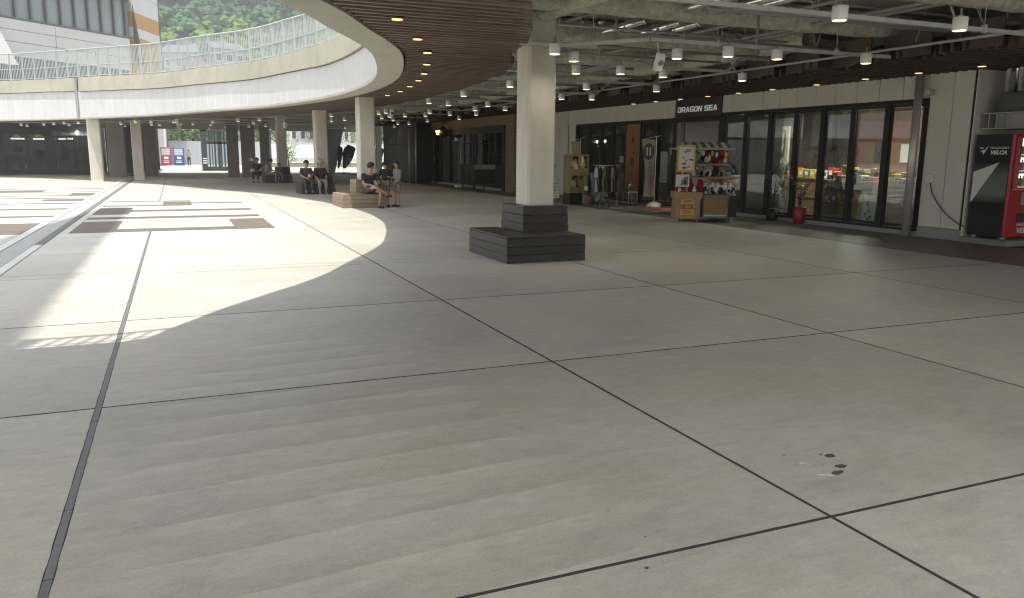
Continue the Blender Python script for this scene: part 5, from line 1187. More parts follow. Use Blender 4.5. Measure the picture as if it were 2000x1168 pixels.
# ================================================================ FAR END OF THE COVERED PLAZA
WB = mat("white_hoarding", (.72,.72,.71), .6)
WBD = mat("hoarding_shaded", (.42,.43,.45), .6)  # darker copy of the hoarding white, shade put into its colour
hd = thing("hoarding", "long white panel fence tinted as if in shade beyond the far edge of the plaza", "fence", (14,85,0))
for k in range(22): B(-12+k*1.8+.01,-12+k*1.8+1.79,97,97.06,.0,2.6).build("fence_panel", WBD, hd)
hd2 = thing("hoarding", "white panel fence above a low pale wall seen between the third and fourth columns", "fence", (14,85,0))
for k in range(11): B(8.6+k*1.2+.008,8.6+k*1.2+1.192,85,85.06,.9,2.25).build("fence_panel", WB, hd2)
lw = thing("low_wall", "low olive grey wall with pale coping beyond the plaza", "wall", (13,82,0)); B(8.4,22,82,82.3,-.01,.42).build("body", mat("wall_olive", (.25,.24,.16), .9), lw); B(8.38,22.02,81.97,82.33,.422,.5).build("coping", WB, lw)
for k in range(13): B(8.45+k*1.0,9.35+k*1.0,83.5,83.6,.52,.86).build("wall_panel", mat("panel_cream", (.55,.54,.48), .8), lw)
# slanted concrete pier
pr = thing("slanted_pier", "massive slanted concrete pier between the third and second columns", "pier", (10.6,60,0))
MB().prism([(9.9,-.01),(10.65,-.01),(11.42,3.4),(9.9,3.4)],-.5,.5,frame_mat((0,58.8,0),(1,0,0),(0,0,1))).build("body", mat("pier_grey", (.22,.22,.205), .85, (.19,.19,.175), .7), pr)
# black feather flags
def feather(x, yv, w, h, label, bend=1):
    t = thing("feather_flag", label, "flag", (x,yv,0)); n = 16; v = []
    for i in range(n+1):
        u = i/n; z = .35+(h-.35)*u; xo = bend*w*.9*max(0,(u-.6)/.4)**2*.5
        ww = w*(math.sin(min(1,u*1.25+.12)*math.pi/2))*(1-max(0,(u-.8)/.2)**2*.96)
        v += [(x+xo,yv,z),(x+xo+bend*ww,yv+.03*math.sin(6*u),z)]
    MB().add(v,[(2*i,2*i+1,2*i+3,2*i+2) for i in range(n)],True).build("cloth", mat("flag_black", (.02,.021,.024), .8), t)
    MB().tube([(x,yv,0),(x,yv,h*.7),(x+bend*w*.25,yv,h)],.015,6).build("pole", BLACK, t); MB().bbox(x-.3,x+.3,yv-.25,yv+.25,.01,.08,.01).build("base", BLACK, t)
    mb = MB(); rr = random.Random(int(x*10))
    for k in range(3): mb.box(x+bend*w*.3,x+bend*w*.3+.25,yv-.035,yv-.03,h*.62-.22*k,h*.62-.22*k+.06)
    mb.build("print", mat("flag_grey_print", (.16,.16,.17), .8), t)
feather(10.7,57.3,.34,1.98,"narrow black feather flag left of the second column, in front of the bright exit")
feather(11.15,57.8,.85,2.05,"broad black feather flag left of the second column, in front of the bright exit")
feather(13.4,57.6,.65,1.95,"black feather flag seen just right of the second column")
bf = thing("folding_barrier", "thin folding frame standing under the black feather flags", "frame", (11.0,57,0))
for a, b in ((11.1,11.25),(11.25,11.45),(11.35,11.5)): MB().tube([(a,56.5,0),(b,56.7,1.1)],.012,5).build("bar", STEEL, bf)
MB().tube([(11.1,56.3,.02),(11.9,56.4,.02)],.012,5).build("foot_bar", STEEL, bf)
# small sapling in sun
TRB = mat("bark", (.10,.075,.05), .9); LF1 = mat("leaf_bright", (.075,.13,.03), .6, (.12,.17,.04), 3, rnd=.1); LF2 = mat("leaf_dark", (.035,.07,.025), .7, (.06,.10,.035), .5, rnd=.1)
def tree(x, yv, z, h, w, label, sd, m=LF1, n=900, leaf=.10, group=None, name="tree"):
    t = thing(name, label, "tree", (x,yv,z), group=group); rr = random.Random(sd); tr = MB(); pts = []
    tr.tube([(x,yv,z),(x+.03*h,yv,z+h*.3),(x-.02*h,yv,z+h*.62),(x,yv,z+h*.9)],[.035*h,.028*h,.018*h,.006*h],8)
    for k in range(9):
        a = k*2.4; s = Vector((x,yv,z+h*(.28+.06*k))); e = s+Vector((math.cos(a)*w*.42,math.sin(a)*w*.42,h*.2)); tr.tube([s,s.lerp(e,.5)+Vector((0,0,.04*h)),e],[.014*h,.009*h,.003*h],5); pts.append((e,w*.25)); pts.append((s.lerp(e,.6),w*.2))
    pts.append((Vector((x,yv,z+h*.88)),w*.25)); tr.build("trunk", TRB, t); lf = MB()
    for k in range(n):
        c, rd = pts[rr.randrange(len(pts))]; q = c+Vector((rr.gauss(0,1),rr.gauss(0,1),rr.gauss(0,.8)))*rd*.55; d = Vector((rr.gauss(0,1),rr.gauss(0,1),rr.gauss(0,.6))).normalized(); s = d.orthogonal().normalized()*leaf*.45
        lf.add([q-d*leaf,q+s,q+d*leaf,q-s],[(0,1,2,3)])
    lf.build("crown", m, t)
tree(8.35,66,0,2.1,1.5,"small bright green sapling in sun beside the fourth column",3,LF1,700,.07)
for k, (x, yv, h, w) in enumerate(((-2.0,110,6.5,6.5),(1.0,112,7,7),(4.0,111,6,6))): tree(x,yv,0,h,w,f"bright green tree above the white fence in the far passage, {['left','middle','right'][k]} one",20+k,LF1,1500,.22)
for k, (x, yv, h, w) in enumerate(((10,106,6,6),(27,112,7,8),(19,118,8,7),(33,116,7,7))): tree(x,yv,0,h,w,f"leafy green tree beyond the far plaza edge, {['leftmost','third','second','rightmost'][k]} behind the columns",30+k,LF2 if k%2 else LF1,1300,.25)
# buildings beyond the exit
def block(x0,x1,y0,y1,h,m,label,floors,nw,sd):
    t = thing("far_building", label, "building", ((x0+x1)/2,y0,0)); B(x0,x1,y0,y1,-.2,h).build("wall", m, t); B(x0-.2,x1+.2,y0-.2,y1+.2,h+.001,h+.4).build("roof", WB, t)
    GLD = mat("far_window", (.06,.08,.09), .2)
    for f in range(floors):
        for k in range(nw):
            a = x0+(x1-x0)*(k+.2)/nw; b = x0+(x1-x0)*(k+.8)/nw; z = h*(f+.3)/floors; w_ = B(a,b,y0-.06,y0-.002,z,z+h/floors*.5).build("window", WB, t); B(a+.12,b-.12,y0-.09,y0-.061,z+.12,z+h/floors*.5-.12).build("pane", GLD, w_)
block(12.8,24,118,128,7.5,mat("far_wall_white", (.6,.59,.56), .8),"white building with window rows beyond the exit between columns",3,9,1)
block(26,40,126,138,9,mat("far_wall_beige", (.42,.38,.31), .8),"beige building farther right beyond the exit",3,8,2)
block(-14,-3.5,124,134,9,mat("far_wall_grey", (.36,.36,.37), .8),"grey building behind the passage trees",3,6,3)
# passage vending machines and signs
def simple_vm(x, yv, m, label):
    t = thing("vending_machine", label, "vending machine", (x,yv,0)); MB().bbox(x-.5,x+.5,yv,yv+.75,.05,1.85,.02).build("body", m, t); B(x-.42,x+.38,yv-.03,yv-.002,1.05,1.72).build("display", mat("vm_display_far", (.40,.42,.44), .4), t)
    for z in (1.18,1.40,1.62): B(x-.38,x+.34,yv-.045,yv-.031,z,z+.05).build("shelf", WB, t)
    B(x-.2,x+.2,yv-.03,yv-.002,.68,.92).build("coin_panel", WB, t)
    for z in (.30,.46): B(x-.3,x+.25,yv-.03,yv-.002,z,z+.07).build("stripe", WB, t)
simple_vm(-.78,88,mat("vm_crimson", (.36,.03,.05), .4),"crimson drink vending machine in the far passage")
simple_vm(.42,88,mat("vm_blue", (.04,.075,.26), .4),"blue drink vending machine in the far passage beside the standing man")
tag(MB().tube([(-1.0,92,0),(-1.0,92,4.5)],.25,12).build("white_post", WB), "stout white post beside the trees in the far passage", "post")
# glass vestibule
vb = thing("glass_vestibule", "dark framed glass vestibule at the end of the far passage", "vestibule", (3.2,67,0)); FR = mat("vestibule_frame", (.045,.047,.05), .6)
B(1.95,2.35,66.5,67,0,3.2).build("pier", FR, vb); B(1.9,4.6,66.5,67,3.0,3.3).build("lintel", FR, vb); B(2.36,4.6,66.6,66.9,2.05,2.25).build("transom", FR, vb); B(2.36,4.6,66.6,66.9,-.01,.32).build("base", FR, vb)
for x, w in ((2.55,.04),(2.75,.03),(2.95,.06),(3.3,.16),(3.65,.05),(3.95,.12),(4.25,.04),(4.5,.12)): B(x-w,x+w,66.6,66.9,.321,2.999).build("mullion", FR, vb)
for a, b in zip((2.37,2.6,2.79,3.02,3.47,3.71,4.08,4.3),(2.5,2.71,2.88,3.13,3.59,3.82,4.2,4.37)): B(a,b,66.74,66.76,.33,2.04).build("pane", GLASS, vb); B(a,b,66.74,66.76,2.26,2.99).build("pane", GLASS, vb)
for k in range(3): B(2.02+.0,2.33,66.46,66.498,.55+.17*k,.64+.17*k).build("notice_strip", WB, vb)
tag(B(-1.35,-1.12,70,71,0,3.3).build("pillar", FR), "dark slim pillar left of the passage vending machines", "pillar")
# dark infill walls behind the far columns
FD = mat("far_dark_wall", (.10,.098,.088), .7, (.085,.083,.075), .6)
fw = thing("far_wall", "dim wall behind the far pair of columns, left of the passage", "wall", (-2.6,60,0)); B(-4.2,-1.45,60.0,60.3,0,3.3).build("wall", FD, fw); B(-1.44,-1.3,60,74,0,3.3).build("side_wall", FD, fw)
for k in range(4): B(-4.1+k*.66,-3.5+k*.66,59.95,59.998,.1,2.9).build("wall_panel", FD, fw)
fp = thing("far_wall", "dim wall bays between the vestibule and the fourth column", "wall", (5.6,64,0))
B(6.3,6.9,64,64.3,0,2.94).build("wall_panel", FD, fp); B(4.6,7.1,63.95,64.35,2.95,3.32).build("beam", FD, fp)
for (x, z, l) in ((4.0,1.05,"small white notice upper of two on the dim pillar by the pale seated person"),(4.0,.45,"small white notice lower of two on the dim pillar by the pale seated person")): tag(B(x-.1,x+.1,47.48,47.495,z-.08,z+.08).build("notice", WB), l, "notice")
# ---------------------------------------------------------------- left far shop
ls = thing("far_shop", "dim far shop with lit glass front beyond the plaza on the left", "shop", (-7,56,0))
DS = mat("far_shop_dark", (.035,.037,.036), .6)
YS = 56.5; FGL = glass_mat('far_shop_glass', (.55,.58,.57), .5, .012)
def fx(px): return px
B(-16,-4.3,YS,YS+.2,2.42,3.3).build("fascia", DS, ls)
cols_ = [(-16,-9.4),(-8.35,-8.15),(-7.3,-6.75),(-5.75,-5.55),(-4.5,-4.3)]
for a, b in cols_: B(a,b,YS,YS+.2,0,2.419).build("wall", DS, ls)
for a, b in ((-9.4,-8.35),(-8.15,-7.3),(-6.75,-5.75),(-5.55,-4.5)):
    B(a+.03,b-.03,YS+.08,YS+.09,.12,2.40).build("pane", FGL, ls); B(a,b,YS+.05,YS+.15,0,.12).build("base_rail", DS, ls); B(a,b,YS+.05,YS+.15,1.98,2.05).build("transom", DS, ls)
B(-16,-4.3,61,61.2,0,3.3).build("back_wall", mat("far_inner_wall", (.12,.10,.075), .9), ls)
B(-6.85,-4.35,YS-.06,YS-.005,2.36,2.62).build("sign_band", mat("band_grey", (.10,.105,.105), .6), ls)
text("lettering","Jupulect",.24,frame_mat((-6.3,YS-.062,2.42),(1,0,0),(0,0,1)),mat("letter_grey", (.45,.45,.43), .6),ls,.004,.002,1.0)
mb = MB(); rr = random.Random(4)
for k in range(4): a = -5.25+.2*k; mb.box(a,a+.11,YS-.07,YS-.062,2.44,2.465); mb.box(a+.04,a+.06,YS-.07,YS-.063,2.40,2.52)
mb.build("lettering", mat("letter_grey", (.45,.45,.43), .6), ls)
for k, (x, z) in enumerate(((-5.45,2.55),(-4.72,2.5))):
    t = thing("pendant_bulb", f"bright pendant bulb at the far left shop sign, {['left','right'][k]} one", "lamp", (x,56.2,z)); MB().ell((x,56.2,z),.09,.09,.11,10,8).build("bulb", mat("bulb_white", (.9,.9,.85), .4, emit=(1,.97,.88), estr=8), t); MB().tube([(x,56.2,z+.1),(x,56.2,3.3)],.015,5).build("cord", BLACK, t)
TLG = mat("strip_light_far", (.9,.9,.9), .4, emit=(.95,1,1), estr=.9)
for k, (x0_, x1_, z) in enumerate(((-9.3,-8.45,2.12),(-8.1,-7.35,2.12),(-6.7,-6.3,2.14),(-6.2,-5.8,2.16))): tag(B(x0_,x1_,58,58.1,z,z+.09).build("strip_light", TLG), f"lit white strip light inside the far left shop, {ORW[k]} from the left", "light")
for k, (x, w, z, h, m_) in enumerate(((-9.0,.35,.34,.28,WB),(-8.45,.2,.34,.24,WB),(-6.95,.42,.34,.30,WB),(-7.4,.18,.33,.1,WB),(-5.2,.9,.35,.3,CARD),(-6.3,.3,.9,.9,TERRA),(-5.95,.2,1.3,.35,YEL),(-7.7,.5,.75,.7,TERRA),(-8.9,.4,1.35,.4,CARD),(-6.55,.05,.9,1.0,mat("pole_teal", (.18,.33,.33), .5)),(-6.4,.05,1.0,.9,YEL),(-5.1,.5,.9,.8,mat("urn_brown", (.16,.12,.10), .7)))):
    tag(MB().bbox(x-w/2,x+w/2,57.0+.05*k,57.25+.05*k,z,z+h,.01).build("goods", m_), f"{['white card','small white card','large white card','thin white card','tan crate','reddish shelf unit','yellow packet','brown counter','tan carton','teal upright','yellow upright','brown tub'][k]} inside the far left shop window", "goods")
for k, (x, z, w) in enumerate(((-8.9,2.28,.5),(-7.75,2.3,.6))): t = tag(MB().lathe([(.05,.12),(w*.5,0),(w*.5,-.02)],14,(x,57.6,z)).build("pendant_lamp", mat("shade_amber", (.6,.45,.2), .5, emit=(1,.8,.4), estr=.12)), f"wide amber pendant shade in the far left shop, {['left','right'][k]} one", "lamp")
tag(B(-2.35,-2.05,59,59.02,.65,1.15).build("notice_stand", WB), "small white angled notice between the far pair of columns", "notice")

# ================================================================ BUILDING, HILL AND TOWN ABOVE THE RING
hb = thing("hotel_building", "white and orange clad building with a slanted dark glass window band", "building", (-8,80,0))
CLAD = mat("cladding_white", (.52,.51,.485), .6, (.48,.47,.45), .4); CLO = mat("cladding_orange", (.42,.23,.075), .6, (.38,.21,.065), 1); MUL2 = mat("band_mullion", (.10,.10,.095), .5); GLW = mat("band_glass", (.17,.205,.20), .15, (.20,.235,.225), .25, spec=.8)
A_, D_ = Vector((-12.2,76.7,0)), Vector((9.0,9.5,0)).normalized(); Nn = Vector((D_.y,-D_.x,0))
T_ = frame_mat(A_, D_, (0,0,1))      # local x along facade, y up, z toward the viewer
Lf = 13.05
def fb(x0,x1,z0,z1,d0,d1,nm,m): return MB().box(x0,x1,z0,z1,d0,d1,T_).build(nm,m,hb)
fb(-28,Lf+.5,0,3.9,-12,-.1,"base",CLAD)
fb(-28,Lf-.3,3.9,9.0,-12,-.4,"lower_glass",mat("lower_glass", (.025,.03,.033), .15, (.04,.045,.05), .6, spec=.8))
for z0, z1 in ((9.0,10.15),(10.15,11.1),(11.1,11.95)):
    for a, b in ((-28,-14),(-14,-4),(-4,5),(5,Lf)): MB().bbox(a+.02,b-.02,z0+.015,z1-.015,-.6,0,.01,T_).build("cladding_panel",CLAD,hb)
fb(-28,Lf,9.0,11.94,-12,-.62,"core",CLAD)
fb(-28,Lf,11.95,12.1,-.5,.05,"band_sill",MUL2); fb(-28,Lf,15.35,15.6,-.5,.05,"band_head",MUL2)
k = -28.0
ms = [Lf-.25-1.42*i for i in range(29)]
for i, q in enumerate(ms):
    fb(q-(.085 if i else .2),q+(.085 if i else .2),12.1,15.35,-.3,.06,"band_mullion",MUL2)
    if i: fb(q+.085,ms[i-1]-(.085 if i>1 else .2),12.1,15.35,-.2,-.16,"band_pane",GLW)
fb(-28,Lf,12.0,15.4,-12,-1.2,"interior_core",mat("core_dim", (.16,.17,.165), .9))
fb(-28,Lf+.3,15.6,15.9,-3,1.6,"orange_soffit",CLO); fb(-28,Lf,15.9,26,-12,.0,"upper_wall",CLAD)
# end part with stripes (turned face)
E0 = Vector((-2.9,86.5,0)); ED = Vector((2.3,6.1,0)).normalized(); T2 = frame_mat(E0, ED, (0,0,1))
for z0, z1, m_ in ((0,7.2,CLAD),(7.2,12.2,CLO),(12.2,13.15,CLAD),(13.15,14.5,CLO),(14.5,16.2,CLAD),(16.2,26,CLAD)): MB().bbox(0,6.4,z0+.01,z1-.01,-5,0,.01,T2).build("stripe_panel",m_,hb)
MB().box(6.42,6.6,0,26,-5,.05,T2).build("corner_trim",MUL2,hb)
MB().add([T2 @ Vector(q) for q in ((.0,12.0,.12),(1.7,9.8,.12),(0.0,9.8,.12),(-.1,15.2,.12),(.0,12.0,.16),(1.7,9.8,.16),(0,9.8,.16),(-.1,15.2,.16))],[(3,2,1),(7,5,6),(0,3,1),(3,1,5,7),(1,2,6,5),(2,3,7,6)]).build("glass_fin",GLASSB,hb)
tag(MB().add([T_ @ Vector(q) for q in ((-2.4,8.2,.5),(.3,8.2,.5),(-1.1,10.9,.5),(-2.4,10.9,.5),(-2.4,8.2,1.2),(.3,8.2,1.2),(-1.1,10.9,1.2),(-2.4,10.9,1.2))],[(0,1,2,3),(4,7,6,5),(0,4,5,1),(1,5,6,2),(2,6,7,3),(3,7,4,0)]).build("white_buttress", WHITE), "sunlit white slanted buttress against the clad building at the left edge", "buttress")
# unseen plate on a mast above the plaza, shaped to cast the floor's shadow wedge
sw_ = thing("shadow_caster", "added unseen shadow caster on a mast, overhead behind the camera", "roof", (-6,-14,0))
hz = 24.0; dx, dyv = -SUN.x/SUN.z*hz, -SUN.y/SUN.z*hz
MB().prism([(-1.26-dx,-30),(-1.26-dx,6-dyv),(-1.2-dx,23.5-dyv),(-1.85-dx,23.5-dyv),(-2.84-dx,15.7-dyv),(-4.0-dx,6-dyv),(-9-dx,-30)],hz,hz+.6).build("caster_plate", STEEL, sw_); MB().tube([(-8,-24,0),(-8,-24,hz)],[.9,.5],16).build("mast", STEEL, sw_)
# hill
def hz_(x, yv):
    d = max(0, yv-130); base = .27*min(d,90)+max(0,d-90)*.47
    return base*(1+.10*math.sin(x*.012+1))+5*noise.noise(Vector((x*.018,yv*.018,3)))*min(1,d/60)
vs = []; nx, ny = 60, 46
for j in range(ny):
    for i in range(nx): x = -190+i*9; yv = 128+j*12.5; vs.append((x,yv,hz_(x,yv)-(.3 if j == 0 else 0)))
hill = tag(MB().add(vs,[(j*nx+i,j*nx+i+1,(j+1)*nx+i+1,(j+1)*nx+i) for j in range(ny-1) for i in range(nx-1)],True).build("hill", mat("hill_earth", (.05,.075,.03), .95, (.07,.10,.035), .05)), kind="structure")
import numpy as np
def forest(y0, y1, n, r0, r1, m, sd, sub=11):   # each crown is a cluster of small ragged leaf clumps
    bm = bmesh.new(); bmesh.ops.create_icosphere(bm, subdivisions=1, radius=1); bv = np.array([v.co[:] for v in bm.verts]); bf = np.array([[v.index for v in f.verts] for f in bm.faces]); bm.free()
    rs = np.random.RandomState(sd); V = []; Fc = []; o = 0
    for k in range(n):
        yv = y0+(y1-y0)*rs.uniform(0,1)**.8; x = yv*math.tan(math.radians(rs.uniform(-6,17)))
        rd = rs.uniform(r0, r1); c0 = np.array([x,yv,hz_(x,yv)+rd*.6])
        for q in range(sub):
            d = rs.randn(3); d[2] = abs(d[2])*.9-.15; d[1] -= .25; d /= np.linalg.norm(d)
            r2 = rd*rs.uniform(.28,.5); jit = 1+.28*rs.randn(len(bv))[:,None]
            V.append(bv*jit*r2*np.array([1.1,1.1,.8])+c0+d*rd*np.array([.8,.8,.85])); Fc.append(bf+o); o += len(bv)
    V = np.concatenate(V); Fc = np.concatenate(Fc)
    me = bpy.data.meshes.new("forest"); me.from_pydata(V.tolist(), [], Fc.tolist()); me.materials.append(m); ob = bpy.data.objects.new("forest", me); COL.objects.link(ob); tag(ob, kind="stuff"); return ob
FM1 = mat("forest_dark", (.017,.055,.022), .9, (.055,.125,.046), .10, 1.0, 1.5, detail=10, lo=.34, hi=.7, spec=.15); FM2 = mat("forest_light", (.06,.125,.024), .9, (.14,.22,.05), .2, 1.0, 2.0, detail=10, lo=.32, hi=.7, spec=.15)
forest(228, 400, 1250, 2.2, 4.0, FM1, 1); forest(200, 234, 240, 1.6, 3.0, FM2, 2); forest(150, 200, 200, 1.2, 2.2, FM2, 3)
# houses on the lower slope
HW = [("white",mat("house_white", (.42,.41,.39), .8)),("cream",mat("house_cream", (.34,.30,.24), .8)),("grey",mat("house_grey", (.36,.37,.38), .8))]; HR = [("dark slate",mat("roof_slate", (.055,.06,.07), .6)),("blue grey",mat("roof_bluegrey", (.12,.14,.17), .6)),("brown",mat("roof_brown", (.11,.07,.05), .7))]
rr = random.Random(77); hs = [(0.8,166),(6,178),(9.5,170),(14,190),(17,176),(22,196),(25,182),(30,199),(33,186),(38,196),(42,184),(3.2,196),(12,204),(46,199)]
for k, (x, yv) in enumerate(hs):
    z = hz_(x,yv); w, d, h = rr.uniform(5.5,8), rr.uniform(5,7), rr.uniform(3.4,6); a, b = HW[k%3], HR[(k*2+k//3)%3]; rz = rr.uniform(-.4,.4)
    t = thing("hillside_house", f"{a[0]} hillside house with {b[0]} roof, {ORW[k] if k < 12 else ['thirteenth','fourteenth'][k-12]} among the houses behind the railing", "house", (x,yv,z), rz, "houses on the hillside"); B(-w/2,w/2,-d/2,d/2,-3,h).build("wall", a[1], t, False)
    MB().add([(-w/2-.4,-d/2-.4,h),(w/2+.4,-d/2-.4,h),(w/2+.4,d/2+.4,h),(-w/2-.4,d/2+.4,h),(-w/2-.4,0,h+1.9),(w/2+.4,0,h+1.9)],[(0,1,5,4),(2,3,4,5),(0,4,3),(1,2,5),(3,2,1,0)]).build("roof", b[1], t, False)
    for i in range(3):
        f = B(-w/2+w*(i+.18)/3,-w/2+w*(i+.75)/3,-d/2-.05,-d/2-.002,h*.45,h*.8).build("window", WB, t, False); B(-w/2+w*(i+.23)/3,-w/2+w*(i+.7)/3,-d/2-.08,-d/2-.051,h*.5,h*.76).build("pane", mat("far_window", (.06,.08,.09), .2), f, False)
# ================================================================ PEOPLE
SKIN = mat("skin", (.46,.27,.18), .55, (.42,.24,.16), 20); HAIRB = mat("hair_black", (.012,.011,.011), .6); EYE = mat("eye_dark", (.01,.01,.01), .3); LIPM = mat("lip", (.30,.10,.085), .5); EYEW = mat("eye_white", (.7,.68,.65), .4)
def skin_mesh(name, verts, edges, radii, m, parent, root=0, sub=1):
    me = bpy.data.meshes.new(name); me.from_pydata([tuple(v) for v in verts], edges, []); o = bpy.data.objects.new(name, me); COL.objects.link(o)
    md = o.modifiers.new("s",'SKIN'); md.use_smooth_shade = True
    for i, d in enumerate(me.skin_vertices[0].data):
        r_ = radii[i]; d.radius = r_ if isinstance(r_, tuple) else (r_, r_); d.use_root = (i == root)
    o.modifiers.new("u",'SUBSURF').render_levels = sub; o.modifiers["u"].levels = sub
    dg = bpy.context.evaluated_depsgraph_get(); dg.update(); nm = bpy.data.meshes.new_from_object(o.evaluated_get(dg))
    o.modifiers.clear(); o.data = nm; bpy.data.meshes.remove(me); nm.name = name; nm.materials.clear(); nm.materials.append(m)
    for p_ in nm.polygons: p_.use_smooth = True
    o.parent = parent; return o
def person(label, loc, rz, J, s=1.0, shirt=None, sleeve=.55, bottom=None, blen=.5, shoe=None, hair=HAIRB, hat=None, hatkind=None, sleeves=True, face=None, bag=None):
    """J: joints in metres, local frame, facing -Y."""
    t = thing("person", label, "person", loc, rz); V = {k: Vector(v) for k, v in J.items()}
    hd = V['head']; fd = Vector(face or (0,-1,0)).normalized(); up = (hd-V['neck']).normalized(); sd = fd.cross(up).normalized(); fd = up.cross(sd).normalized()*1.0
    if fd.dot(Vector(face or (0,-1,0))) < 0: fd = -fd
    vs = []; es = []; rs = []
    def add(v, r_, par=None):
        vs.append(Vector(v)); rs.append(r_); i = len(vs)-1
        if par is not None: es.append((par,i))
        return i
    pel = add(V['pelvis'],.105*s); sp_ = add(V['pelvis'].lerp(V['chest'],.5),(.105*s),pel); ch = add(V['chest'],.118*s,sp_); nb = add(V['chest'].lerp(V['neck'],.72),.06*s,ch); nk = add(V['neck'],.046*s,nb)
    jw = add(hd-up*.055*s+fd*.012*s,.062*s,nk); hh = add(hd+up*.01*s,.088*s,jw); cr2 = add(hd+up*.075*s-fd*.008*s,.062*s,hh)
    nose0 = add(hd-up*.018*s+fd*.094*s,.013*s,hh)
    for sg in (-1,1): add(hd-up*.012*s+sd*sg*.092*s-fd*.005*s,.016*s,hh)
    for S in 'LR':
        a = add(V['sh'+S],.05*s,ch); b = add(V['sh'+S].lerp(V['el'+S],.5),.042*s,a); c = add(V['el'+S],.034*s,b); d = add(V['el'+S].lerp(V['wr'+S],.35),.035*s,c); w = add(V['wr'+S],.022*s,d)
        hdn = V.get('hd'+S, V['wr'+S]+(V['wr'+S]-V['el'+S]).normalized()*.08*s); dr_ = (hdn-V['wr'+S]).normalized(); pm = add(V['wr'+S]+dr_*.045*s,(.026*s,.017*s),w)
        sx = dr_.cross(Vector((0,1,.3))).normalized(); cu = dr_.cross(sx).normalized()
        kn = add(V['wr'+S]+dr_*.075*s,(.028*s,.012*s),pm)
        for q, L in ((-.026,.045),(-.009,.056),(.009,.052),(.026,.038)):
            f0 = add(V['wr'+S]+dr_*.09*s+sx*q*s,.0078*s,kn); f1 = add(V['wr'+S]+dr_*(.09+L*.55)*s+sx*q*1.1*s+cu*.012*s,.0072*s,f0); add(V['wr'+S]+dr_*(.09+L*.85)*s+sx*q*1.05*s+cu*.034*s,.006*s,f1)
        th = add(V['wr'+S]+dr_*.045*s+sx*.036*s+cu*.01*s,.010*s,pm); add(V['wr'+S]+dr_*.075*s+sx*.046*s+cu*.028*s,.0085*s,th)
        a = add(V['hp'+S],.082*s,pel); b = add(V['hp'+S].lerp(V['kn'+S],.5),.068*s,a); c = add(V['kn'+S],.05*s,b); d = add(V['kn'+S].lerp(V['an'+S],.35),.048*s,c); e = add(V['an'+S],.03*s,d)
        hl = add(V['an'+S]+Vector((0,0,-.045*s)) if (V['kn'+S]-V['an'+S]).z > .1 else V['an'+S],.028*s,e); to = V.get('to'+S, V['an'+S]+Vector((0,-.15*s,-.05*s))); add(V['an'+S].lerp(to,.6)+Vector((0,0,-.006)),.03*s,hl); 
        es_last = len(vs)-1; add(to,.02*s,es_last)
    skin_mesh("body", vs, es, rs, SKIN, t, 0, 1)
    for sg in (-1,1):
        e_ = MB().ell(hd+up*.018*s+sd*sg*.034*s+fd*.083*s,.012*s,.012*s,.010*s,8,6).build("eye", EYEW, t, False); MB().ell(hd+up*.018*s+sd*sg*.034*s+fd*.093*s,.006*s,.006*s,.007*s,6,5).build("pupil", EYE, e_, False)
        MB().tube([hd+up*.038*s+sd*sg*.018*s+fd*.088*s, hd+up*.042*s+sd*sg*.050*s+fd*.078*s],.005*s,5).build("eyebrow", HAIRB, t, False)
    MB().tube([hd-up*.052*s-sd*.022*s+fd*.078*s, hd-up*.054*s+fd*.084*s, hd-up*.052*s+sd*.022*s+fd*.078*s],.006*s,6).build("mouth", LIPM, t, False)
    T_ = Matrix((sd, fd, up)).transposed().to_4x4(); T_.translation = hd
    hv = MB(); n, m_ = 16, 9; P = []
    for i in range(m_):
        ph = math.pi*.72*i/(m_-1)
        for k in range(n):
            th = 2*math.pi*k/n; fr = math.sin(th); q = ph
            lim = math.pi*(.72 if fr < .1 else .72-.36*min(1,fr*1.2)); q = min(ph, lim*(i/(m_-1))/1.0 if True else ph); q = lim*i/(m_-1)
            rr_ = .108*s*(1+.03*noise.noise(Vector((k,i,loc[0]*3)))); P.append(T_ @ Vector((rr_*.96*math.sin(q)*math.cos(th), rr_*1.05*math.sin(q)*math.sin(th)-.008*s, rr_*math.cos(q)+.012*s)))
    hv.add(P,[(i*n+k,(i+1)*n+k,(i+1)*n+(k+1)%n,i*n+(k+1)%n) for i in range(m_-1) for k in range(n)],True)
    if hair: hv.build("hair", hair, t, False)
    if hat and hatkind == 'cap':
        c_ = MB(); c_.ell((0,0,.035*s),.118*s,.124*s,.085*s,16,6,T_); c_.build("cap", hat, t, False); MB().add([T_ @ Vector(q) for q in [(-.085*s,.09*s,.035*s),(-.06*s,.19*s,.02*s),(.06*s,.19*s,.02*s),(.085*s,.09*s,.035*s),(-.085*s,.09*s,.028*s),(-.06*s,.19*s,.013*s),(.06*s,.19*s,.013*s),(.085*s,.09*s,.028*s)]],[(0,1,2,3),(4,7,6,5),(0,4,5,1),(1,5,6,2),(2,6,7,3)]).build("cap_brim", hat, t, False)
    if hat and hatkind == 'bucket': MB().lathe([(.165*s,.035*s),(.122*s,.062*s),(.112*s,.13*s),(.07*s,.155*s),(.005*s,.16*s)],18,T=T_).build("hat", hat, t, False)
    if shirt:
        vs = []; es = []; rs = []
        lo = V['pelvis'].lerp(V['chest'],-.05); a = add(lo,.135*s); b = add(V['pelvis'].lerp(V['chest'],.5),.135*s,a); c = add(V['chest'],.14*s,b); add(V['chest'].lerp(V['neck'],.62),.075*s,c)
        for S in 'LR':
            d = add(V['sh'+S],.068*s,c); e = add(V['sh'+S].lerp(V['el'+S],min(sleeve,.5)),.066*s,d)
            if sleeve > .5: f_ = add(V['sh'+S].lerp(V['el'+S],min(1,sleeve)),.058*s,e)
            if sleeve > 1: add(V['el'+S].lerp(V['wr'+S],sleeve-1),.045*s,f_)
        skin_mesh("shirt", vs, es, rs, shirt, t)
